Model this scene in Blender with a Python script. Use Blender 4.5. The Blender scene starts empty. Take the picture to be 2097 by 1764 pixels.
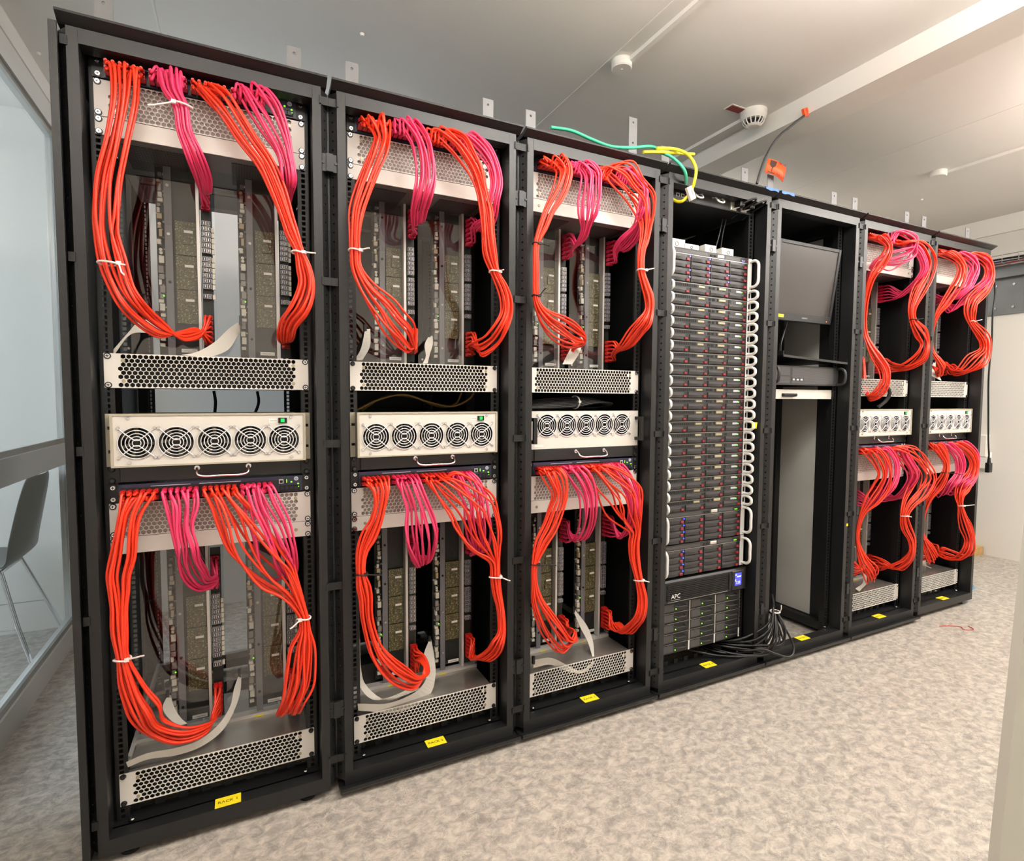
import bpy, bmesh, math, random
from mathutils import Vector, Matrix, geometry
random.seed(7)
S = bpy.context.scene
COL = S.collection
PI = math.pi
Z0 = 105.0            # height of the datum (lower edge of the lowest vent panel) above the floor, mm

# ------------------------------------------------------------------ camera
def cam_axes(yaw, pitch, roll):
    f = Vector((math.sin(yaw)*math.cos(pitch), math.cos(yaw)*math.cos(pitch), math.sin(pitch)))
    r = Vector((math.cos(yaw), -math.sin(yaw), 0)); u = r.cross(f)
    c, s = math.cos(roll), math.sin(roll)
    return c*r + s*u, -s*r + c*u, f
cr, cu, cf = cam_axes(.4582, -.0577, .0052)
cam = bpy.data.cameras.new('camera'); co = bpy.data.objects.new('camera', cam); COL.objects.link(co)
cam.sensor_fit = 'HORIZONTAL'; cam.sensor_width = 36.0; cam.lens = 1121.85/2097*36.0
cam.clip_start = .02; cam.clip_end = 60
m = Matrix((cr, cu, -cf)).transposed().to_4x4(); m.translation = Vector((.06657, -1.68895, 1.07732 + Z0/1000))
co.matrix_world = m
S.camera = co

# ------------------------------------------------------------------ world and exposure
w = bpy.data.worlds.new('world'); S.world = w; w.use_nodes = True
w.node_tree.nodes['Background'].inputs[0].default_value = (.55, .72, 1.0, 1)
w.node_tree.nodes['Background'].inputs[1].default_value = .6
S.view_settings.view_transform = 'Standard'; S.view_settings.look = 'None'
S.view_settings.exposure = 0.18; S.view_settings.gamma = 1.0; S.view_settings.use_curve_mapping = False
S.cycles.max_bounces = 8; S.cycles.diffuse_bounces = 4; S.cycles.glossy_bounces = 4
S.cycles.transparent_max_bounces = 24; S.cycles.transmission_bounces = 6
S.cycles.caustics_reflective = False; S.cycles.caustics_refractive = False
S.cycles.sample_clamp_indirect = 6.0

# daylight entering the neighbouring room through its window
def area(name, loc, size, power, color, rot):
    l = bpy.data.lights.new(name, 'AREA'); l.shape = 'RECTANGLE'; l.size, l.size_y = size; l.energy = power; l.color = color
    o = bpy.data.objects.new(name, l); COL.objects.link(o); o.location = loc; o.rotation_euler = rot; return o
area('window_daylight', (-3.0, .55, 1.75), (1.9, 1.7), 75, (.72, .85, 1.0), (0, -PI/2*1.0, 0))

# ------------------------------------------------------------------ materials
def lin(c):
    c = c/255.0
    return c/12.92 if c <= .04045 else ((c+.055)/1.055)**2.4
def rgb(r, g, b): return (lin(r), lin(g), lin(b), 1)
MATS = {}
def mat(name, col, rough=.5, metal=0.0, bump=0.0, bscale=600, var=0.0, vscale=8, spec=.5, emit=None, estr=1.0):
    m = bpy.data.materials.new(name); m.use_nodes = True; MATS[name] = m
    nt = m.node_tree; b = nt.nodes['Principled BSDF']
    b.inputs['Base Color'].default_value = rgb(*col); b.inputs['Roughness'].default_value = rough
    b.inputs['Metallic'].default_value = metal; b.inputs['Specular IOR Level'].default_value = spec
    if emit: b.inputs['Emission Color'].default_value = rgb(*emit); b.inputs['Emission Strength'].default_value = estr
    if var or bump:
        tc = nt.nodes.new('ShaderNodeTexCoord')
    if var:
        n = nt.nodes.new('ShaderNodeTexNoise'); n.inputs['Scale'].default_value = vscale; n.inputs['Detail'].default_value = 6
        nt.links.new(tc.outputs['Object'], n.inputs['Vector'])
        r = nt.nodes.new('ShaderNodeValToRGB')
        r.color_ramp.elements[0].position = .3; r.color_ramp.elements[1].position = .7
        r.color_ramp.elements[0].color = rgb(*[max(0, c*(1-var)) for c in col]); r.color_ramp.elements[1].color = rgb(*[min(255, c*(1+var*.5)) for c in col])
        nt.links.new(n.outputs['Fac'], r.inputs['Fac']); nt.links.new(r.outputs['Color'], b.inputs['Base Color'])
    if bump:
        n2 = nt.nodes.new('ShaderNodeTexNoise'); n2.inputs['Scale'].default_value = bscale; n2.inputs['Detail'].default_value = 2
        nt.links.new(tc.outputs['Object'], n2.inputs['Vector'])
        bp = nt.nodes.new('ShaderNodeBump'); bp.inputs['Strength'].default_value = bump; bp.inputs['Distance'].default_value = .001
        nt.links.new(n2.outputs['Fac'], bp.inputs['Height']); nt.links.new(bp.outputs['Normal'], b.inputs['Normal'])
    return m
mat('rack_paint', (25, 26, 27), .38, bump=.25, bscale=900, var=.1)
mat('rack_dark', (16, 17, 18), .5, bump=.2, bscale=900)
mat('bracket_paint', (122, 122, 124), .4, bump=.25, bscale=700)
mat('inner_sheet', (178, 176, 170), .55, var=.06, vscale=3)
mat('black_plastic', (14, 14, 15), .45)
mat('black_void', (5, 5, 6), .8)
mat('panel_beige', (224, 219, 212), .4, var=.02, vscale=2)
mat('grille_back', (178, 168, 164), .6)
mat('fan_ear', (172, 164, 145), .5)
mat('fan_face', (212, 207, 199), .45, var=.02)
mat('chrome', (225, 225, 228), .18, 1.0)
mat('steel', (188, 186, 182), .3, 1.0, var=.06, vscale=5)
mat('tray_metal', (176, 172, 165), .25, .65, var=.08, vscale=4)
mat('aluminium', (212, 209, 204), .42, .35, var=.04)
mat('chassis_grey', (128, 125, 122), .45, .3)
mat('cable_orange', (238, 58, 28), .34, var=.06, vscale=6)
mat('cable_pink', (233, 60, 108), .34, var=.05, vscale=6)
mat('plug_red', (196, 28, 22), .35)
mat('plug_pink', (206, 26, 68), .35)
mat('switch_blue', (40, 42, 66), .4)
mat('switch_dark', (26, 26, 30), .45)
mat('port_metal', (205, 202, 194), .35, .5)
mat('socket_blue', (36, 34, 72), .4)
mat('pcb_dark', (20, 24, 20), .5, var=.4, vscale=90)
mat('component_white', (208, 204, 190), .45)
mat('component_tan', (178, 160, 128), .5)
mat('board_strip', (112, 112, 116), .5, var=.03)
mat('label_white', (235, 233, 226), .5)
mat('tag_yellow', (246, 222, 30), .5)
mat('ink', (40, 36, 20), .6)
mat('ribbon_grey', (196, 192, 182), .55)
mat('tie_white', (232, 222, 218), .35)
mat('tie_black', (14, 14, 14), .4)
mat('led_green', (120, 220, 40), .4, emit=(130, 255, 40), estr=1.6)
mat('led_blue', (60, 60, 255), .4, emit=(50, 60, 255), estr=4)
mat('led_violet', (150, 140, 255), .4, emit=(120, 110, 255), estr=1.5)
mat('switch_green', (20, 140, 60), .3, emit=(20, 190, 80), estr=1.0)
mat('lcd', (60, 60, 230), .3, emit=(58, 62, 240), estr=1.3)
mat('lcd_text', (200, 210, 255), .3, emit=(190, 205, 255), estr=1.4)
mat('server_grey', (58, 57, 58), .38, .3, var=.08)
mat('server_black', (24, 24, 26), .42)
mat('caddy', (38, 37, 38), .35, .2)
mat('latch_red', (140, 34, 44), .4)
mat('handle_white', (226, 224, 220), .4)
mat('gold', (176, 166, 140), .35, .6)
mat('screen', (60, 56, 56), .25)
mat('bezel', (40, 40, 42), .45)
mat('yellow_cable', (236, 220, 40), .4)
mat('green_cable', (60, 180, 140), .4)
mat('black_cable', (20, 20, 21), .35)
mat('white_plastic', (236, 232, 224), .4)
mat('orange_tape', (255, 88, 28), .5)
mat('dark_print', (60, 20, 14), .6)
mat('blue_tape', (70, 118, 222), .5)
mat('red_sign', (140, 34, 26), .5)
mat('wood', (196, 158, 100), .6, var=.12, vscale=14)
mat('blue_bag', (96, 160, 200), .4)
mat('chair_grey', (92, 94, 92), .5)
mat('wall_paint', (230, 226, 219), .75, bump=.05, bscale=120, var=.015, vscale=1)
mat('ceiling_paint', (236, 232, 226), .6, var=.015, vscale=1)
mat('ceiling_trim', (240, 236, 229), .6)
mat('door_alu', (232, 230, 225), .45, .1)
mat('steel_beam', (128, 130, 132), .42, .6, var=.08, vscale=4)
mat('pale_board', (196, 196, 186), .6)
mat('lamp_white', (250, 250, 248), .4, emit=(255, 250, 243), estr=1.0)
mat('guard_wire', (238, 238, 240), .28, .45)
mat('grey_cord', (62, 62, 64), .45)
mat('olive_cable', (120, 92, 40), .4)
mat('logo_grey', (190, 195, 205), .4)

def nodes_of(name, col, rough):
    m = mat(name, col, rough); return m, m.node_tree, m.node_tree.nodes['Principled BSDF']
# vinyl floor: mottled beige and grey with thin dark veins
m, nt, b = nodes_of('floor_vinyl', (200, 192, 182), .42)
tc = nt.nodes.new('ShaderNodeTexCoord')
mp = nt.nodes.new('ShaderNodeMapping'); mp.inputs['Scale'].default_value = (1, 1.25, 1); nt.links.new(tc.outputs['Object'], mp.inputs['Vector'])
def noise(scale, det, dist, rough=.6):
    n = nt.nodes.new('ShaderNodeTexNoise'); n.inputs['Scale'].default_value = scale; n.inputs['Detail'].default_value = det
    n.inputs['Distortion'].default_value = dist; n.inputs['Roughness'].default_value = rough
    nt.links.new(mp.outputs['Vector'], n.inputs['Vector']); return n
def ramp(src, stops):
    r = nt.nodes.new('ShaderNodeValToRGB'); e = r.color_ramp.elements
    while len(e) < len(stops): e.new(.5)
    for i, (p, c) in enumerate(stops): e[i].position = p; e[i].color = c
    nt.links.new(src, r.inputs['Fac']); return r
n1 = noise(30, 9, .5, .7)
r1 = ramp(n1.outputs['Fac'], [(.36, rgb(145, 139, 131)), (.46, rgb(166, 159, 150)), (.54, rgb(184, 176, 165)), (.64, rgb(202, 194, 181))])
n2 = noise(46, 5, 1.6, .6)
r2 = ramp(n2.outputs['Fac'], [(.482, (0, 0, 0, 1)), (.498, (1, 1, 1, 1)), (.502, (1, 1, 1, 1)), (.518, (0, 0, 0, 1))])
n3 = noise(9, 4, .4, .6)
r3 = ramp(n3.outputs['Fac'], [(.42, (0, 0, 0, 1)), (.62, (1, 1, 1, 1))])
mul = nt.nodes.new('ShaderNodeMath'); mul.operation = 'MULTIPLY'
nt.links.new(r2.outputs['Color'], mul.inputs[0]); nt.links.new(r3.outputs['Color'], mul.inputs[1])
mul2 = nt.nodes.new('ShaderNodeMath'); mul2.operation = 'MULTIPLY'; mul2.inputs[1].default_value = .85; nt.links.new(mul.outputs[0], mul2.inputs[0])
mix = nt.nodes.new('ShaderNodeMix'); mix.data_type = 'RGBA'; mix.inputs['B'].default_value = rgb(96, 91, 87)
nt.links.new(mul2.outputs[0], mix.inputs['Factor']); nt.links.new(r1.outputs['Color'], mix.inputs['A'])
nt.links.new(mix.outputs['Result'], b.inputs['Base Color'])
# circuit board with gold tracks
m, nt, b = nodes_of('pcb_gold', (92, 84, 52), .45)
tc = nt.nodes.new('ShaderNodeTexCoord'); mp = nt.nodes.new('ShaderNodeMapping'); mp.inputs['Scale'].default_value = (1, 1, 1); nt.links.new(tc.outputs['Object'], mp.inputs['Vector'])
vo = nt.nodes.new('ShaderNodeTexVoronoi'); vo.distance = 'CHEBYCHEV'; vo.inputs['Scale'].default_value = 430; nt.links.new(mp.outputs['Vector'], vo.inputs['Vector'])
rA = ramp(vo.outputs['Color'], [(.25, rgb(56, 56, 36)), (.5, rgb(84, 80, 50)), (.8, rgb(116, 106, 64)), (.95, rgb(200, 195, 172))])
nt.links.new(rA.outputs['Color'], b.inputs['Base Color'])
# perforated sheet steel (slots too small to model)
m, nt, b = nodes_of('perforated_steel', (92, 90, 90), .45)
tc = nt.nodes.new('ShaderNodeTexCoord'); br = nt.nodes.new('ShaderNodeTexBrick')
br.inputs['Scale'].default_value = 1; br.inputs['Brick Width'].default_value = .014; br.inputs['Row Height'].default_value = .007
br.inputs['Mortar Size'].default_value = .0013; br.offset = .5
br.inputs['Color1'].default_value = (0, 0, 0, 1); br.inputs['Color2'].default_value = (.004, .004, .004, 1); br.inputs['Mortar'].default_value = rgb(92, 90, 90)
nt.links.new(tc.outputs['Object'], br.inputs['Vector']); nt.links.new(br.outputs['Color'], b.inputs['Base Color'])
# small square air holes of the server fronts
m, nt, b = nodes_of('server_mesh', (70, 68, 70), .4)
tc = nt.nodes.new('ShaderNodeTexCoord'); mp = nt.nodes.new('ShaderNodeMapping'); mp.inputs['Rotation'].default_value = (PI/2, 0, 0)
nt.links.new(tc.outputs['Object'], mp.inputs['Vector']); br = nt.nodes.new('ShaderNodeTexBrick')
br.inputs['Scale'].default_value = 1; br.inputs['Brick Width'].default_value = .0052; br.inputs['Row Height'].default_value = .0052
br.inputs['Mortar Size'].default_value = .0011; br.offset = 0
br.inputs['Color1'].default_value = (.003, .003, .003, 1); br.inputs['Color2'].default_value = (.003, .003, .003, 1); br.inputs['Mortar'].default_value = rgb(84, 82, 84)
nt.links.new(mp.outputs['Vector'], br.inputs['Vector']); nt.links.new(br.outputs['Color'], b.inputs['Base Color'])
# thin clear sheets: see-through with a mirror-like front
def clear(name, tint, rough, f0, edge):
    m = bpy.data.materials.new(name); m.use_nodes = True; MATS[name] = m; nt = m.node_tree; nt.nodes.clear()
    o = nt.nodes.new('ShaderNodeOutputMaterial'); mx = nt.nodes.new('ShaderNodeMixShader'); t = nt.nodes.new('ShaderNodeBsdfTransparent')
    g = nt.nodes.new('ShaderNodeBsdfGlossy'); lw = nt.nodes.new('ShaderNodeLayerWeight'); lw.inputs['Blend'].default_value = .5
    p = nt.nodes.new('ShaderNodeMath'); p.operation = 'POWER'; p.inputs[1].default_value = 5
    a = nt.nodes.new('ShaderNodeMath'); a.operation = 'MULTIPLY_ADD'; a.inputs[1].default_value = edge; a.inputs[2].default_value = f0
    nt.links.new(lw.outputs['Facing'], p.inputs[0]); nt.links.new(p.outputs[0], a.inputs[0])
    t.inputs['Color'].default_value = tint; g.inputs['Roughness'].default_value = rough
    nt.links.new(a.outputs[0], mx.inputs[0]); nt.links.new(t.outputs[0], mx.inputs[1]); nt.links.new(g.outputs[0], mx.inputs[2]); nt.links.new(mx.outputs[0], o.inputs['Surface'])
clear('perspex', (.96, .96, .96, 1), .02, .07, .9)
clear('glass', (.96, .98, .97, 1), .0, .03, .75)

# ------------------------------------------------------------------ mesh helpers (millimetres)
class MB:
    def __init__(s): s.v = []; s.f = []; s.m = []; s.sm = []
    def add(s, vs, fs, m=0, smooth=False):
        o = len(s.v); s.v += [tuple(v) for v in vs]
        for f in fs: s.f.append([i+o for i in f]); s.m.append(m); s.sm.append(smooth)
        return s
    def box(s, x0, x1, y0, y1, z0, z1, m=0):
        vs = [(x, y, z) for z in (z0, z1) for y in (y0, y1) for x in (x0, x1)]
        return s.add(vs, [(0, 2, 3, 1), (4, 5, 7, 6), (0, 1, 5, 4), (2, 6, 7, 3), (0, 4, 6, 2), (1, 3, 7, 5)], m)
    def bbox(s, x0, x1, y0, y1, z0, z1, c, m=0):      # box with chamfered front (low y) edges
        vs = [(x0, y1, z0), (x1, y1, z0), (x1, y1, z1), (x0, y1, z1), (x0, y0+c, z0), (x1, y0+c, z0), (x1, y0+c, z1), (x0, y0+c, z1),
              (x0+c, y0, z0+c), (x1-c, y0, z0+c), (x1-c, y0, z1-c), (x0+c, y0, z1-c)]
        return s.add(vs, [(0, 3, 2, 1), (8, 9, 10, 11), (4, 5, 9, 8), (5, 6, 10, 9), (6, 7, 11, 10), (7, 4, 8, 11), (0, 1, 5, 4), (1, 2, 6, 5), (2, 3, 7, 6), (3, 0, 4, 7)], m)
    def prism(s, poly, axis, a, b, m=0, smooth=False):  # poly: 2D points; axis 'x': (y,z), 'y': (x,z), 'z': (x,y)
        P = {'x': lambda p, t: (t, p[0], p[1]), 'y': lambda p, t: (p[0], t, p[1]), 'z': lambda p, t: (p[0], p[1], t)}[axis]
        n = len(poly); vs = [P(p, a) for p in poly] + [P(p, b) for p in poly]
        s.add(vs, [(i, (i+1) % n, n+(i+1) % n, n+i) for i in range(n)], m, smooth)
        return s.add(vs, [tuple(range(n))[::-1], tuple(range(n, 2*n))], m)
    def cyl(s, p, q, r, n=12, m=0, r2=None, smooth=True):
        p, q = Vector(p), Vector(q); d = (q-p).normalized(); a = d.orthogonal().normalized(); b = d.cross(a); r2 = r if r2 is None else r2
        cs = [(math.cos(2*PI*i/n), math.sin(2*PI*i/n)) for i in range(n)]
        vs = [p+(a*c+b*t)*r for c, t in cs] + [q+(a*c+b*t)*r2 for c, t in cs]
        s.add(vs, [(i, (i+1) % n, n+(i+1) % n, n+i) for i in range(n)], m, smooth)
        return s.add(vs, [tuple(range(n))[::-1], tuple(range(n, 2*n))], m)
    def tube(s, pts, r, n=6, m=0, closed=False, caps=True):
        P = [Vector(p) for p in pts]; k = len(P); vs = []; a = None
        for i in range(k):
            t = (P[(i+1) % k]-P[i-1]) if closed else (P[min(i+1, k-1)]-P[max(i-1, 0)])
            t.normalize()
            if a is None: a = t.orthogonal().normalized()
            else:
                a = a - t*a.dot(t)
                a = a.normalized() if a.length > 1e-6 else t.orthogonal().normalized()
            b = t.cross(a)
            rr = r[i] if isinstance(r, (list, tuple)) else r
            vs += [P[i]+(a*math.cos(2*PI*j/n)+b*math.sin(2*PI*j/n))*rr for j in range(n)]
        fs = []
        for i in range(k if closed else k-1):
            o, q = i*n, ((i+1) % k)*n
            fs += [(o+j, o+(j+1) % n, q+(j+1) % n, q+j) for j in range(n)]
        s.add(vs, fs, m, True)
        if caps and not closed: s.add(vs, [tuple(range(n))[::-1], tuple(range((k-1)*n, k*n))], m)
        return s
    def ring(s, c, R, r, axis='y', n=24, k=5, m=0):
        f = {'y': lambda a: (c[0]+R*math.cos(a), c[1], c[2]+R*math.sin(a)), 'z': lambda a: (c[0]+R*math.cos(a), c[1]+R*math.sin(a), c[2]), 'x': lambda a: (c[0], c[1]+R*math.cos(a), c[2]+R*math.sin(a))}[axis]
        return s.tube([f(2*PI*i/n) for i in range(n)], r, k, m, closed=True)
    def mesh(s, name, mats):
        me = bpy.data.meshes.new(name); me.from_pydata([(x*.001, y*.001, z*.001) for x, y, z in s.v], [], s.f)
        for k in (mats if isinstance(mats, (list, tuple)) else [mats]): me.materials.append(MATS[k])
        me.polygons.foreach_set('material_index', s.m); me.polygons.foreach_set('use_smooth', s.sm); me.update()
        return me
    def build(s, name, mats, parent=None, loc=(0, 0, 0), rot=None):
        return put(name, s.mesh(name, mats), parent, loc, rot)
def put(name, me, parent=None, loc=(0, 0, 0), rot=None):
    o = bpy.data.objects.new(name, me); COL.objects.link(o); o.location = (loc[0]*.001, loc[1]*.001, loc[2]*.001)
    if rot: o.rotation_euler = rot
    o.parent = parent; return o
def tag(o, label, cat, group=None, kind=None):
    if label: o['label'] = label
    if cat: o['category'] = cat
    if group: o['group'] = group
    if kind: o['kind'] = kind
    return o
def thing(name, label, cat, loc=(0, 0, 0), group=None, rot=None):
    o = bpy.data.objects.new(name, None); COL.objects.link(o); o.location = (loc[0]*.001, loc[1]*.001, (loc[2]+Z0)*.001)
    o.empty_display_size = .05
    if rot: o.rotation_euler = rot
    return tag(o, label, cat, group)
def struct(name, mb, mats, parent=None):
    o = mb.build(name, mats, parent, (0, 0, Z0) if parent is None else (0, 0, 0)); o['kind'] = 'structure'; return o
KIDS = {}
def kids(o): return [c for c in bpy.data.objects if c.parent == o]
def dup(root, loc, label=None, group=None, tree=None):
    tree = tree or [(c, kids(c)) for c in kids(root)]
    r = root.copy(); COL.objects.link(r); r.location = (loc[0]*.001, loc[1]*.001, (loc[2]+Z0)*.001)
    if label: r['label'] = label
    if group: r['group'] = group
    for c, gs in tree:
        d = c.copy(); COL.objects.link(d); d.parent = r
        for g in gs: e = g.copy(); COL.objects.link(e); e.parent = d
    return r
def tree_of(root): return [(c, kids(c)) for c in kids(root)]
def plate(w0, w1, h0, h1, holes, t, skip=None):        # plate in x-z with real polygon holes, front face at y=0, back at y=t
    V = [Vector((w0, h0)), Vector((w1, h0)), Vector((w1, h1)), Vector((w0, h1))]; E = [(0, 1), (1, 2), (2, 3), (3, 0)]
    loops = []
    for poly in holes:
        o = len(V); n = len(poly); V += [Vector(p) for p in poly]; E += [(o+i, o+(i+1) % n) for i in range(n)]; loops.append(range(o, o+n))
    r = geometry.delaunay_2d_cdt(V, E, [], 0, 1e-4)
    vv, ff, orig = r[0], r[2], r[3]
    mp = {}
    for i, os in enumerate(orig):
        for k in os: mp[k] = i
    cs = [(sum(p[0] for p in poly)/len(poly), sum(p[1] for p in poly)/len(poly)) for poly in holes]
    cell = {}
    R = max([max(math.hypot(p[0]-c[0], p[1]-c[1]) for p in poly) for poly, c in zip(holes, cs)] + [1])
    for hi, lp in enumerate(loops):
        for k in lp: cell.setdefault(mp[k], set()).add(hi)
    mb = MB(); keep = []
    for f in ff:
        common = set.intersection(*[cell.get(i, set()) for i in f])
        if common: continue
        keep.append(tuple(f))
    n = len(vv)
    A = [(p.x, 0, p.y) for p in vv]; B = [(p.x, t, p.y) for p in vv]
    mb.add(A+B, keep + [tuple(i+n for i in f[::-1]) for f in keep])
    for lp in loops + [range(0, 4)]:
        ids = [mp[k] for k in lp]; k = len(ids)
        mb.add([A[i] for i in ids]+[B[i] for i in ids], [(i, (i+1) % k, k+(i+1) % k, k+i) for i in range(k)])
    return mb
def ngon(cx, cz, r, n, rot=0): return [(cx+r*math.cos(2*PI*i/n+rot), cz+r*math.sin(2*PI*i/n+rot)) for i in range(n)]
TXT = {}
def text_mesh(s, size, matname):
    key = (s, size, matname)
    if key in TXT: return TXT[key]
    cu = bpy.data.curves.new('txt', 'FONT'); cu.body = s; cu.size = size*.001; cu.align_x = 'CENTER'; cu.align_y = 'CENTER'; cu.extrude = .0001; cu.resolution_u = 2
    o = bpy.data.objects.new('txt', cu); COL.objects.link(o)
    me = bpy.data.meshes.new_from_object(o.evaluated_get(bpy.context.evaluated_depsgraph_get())); me.materials.clear(); me.materials.append(MATS[matname])
    bpy.data.objects.remove(o); TXT[key] = me; return me
def smooth_path(P, n=6):
    P = [Vector(p) for p in P]; P = [P[0]*2-P[1]] + P + [P[-1]*2-P[-2]]; out = []
    for i in range(1, len(P)-2):
        p0, p1, p2, p3 = P[i-1:i+3]
        t1 = max((p1-p0).length**.5, 1e-3); t2 = max((p2-p1).length**.5, 1e-3); t3 = max((p3-p2).length**.5, 1e-3)
        m1 = (p1-p0)/t1 - (p2-p0)/(t1+t2) + (p2-p1)/t2; m2 = (p2-p1)/t2 - (p3-p1)/(t2+t3) + (p3-p2)/t3
        m1 *= t2; m2 *= t2
        for j in range(n):
            u = j/n; out.append((2*u**3-3*u*u+1)*p1 + (u**3-2*u*u+u)*m1 + (-2*u**3+3*u*u)*p2 + (u**3-u*u)*m2)
    out.append(P[-2]); return out

WHERE = ['leftmost rack', 'second rack', 'third rack', 'fourth rack', 'fifth rack', 'sixth rack', 'rightmost rack']

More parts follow.
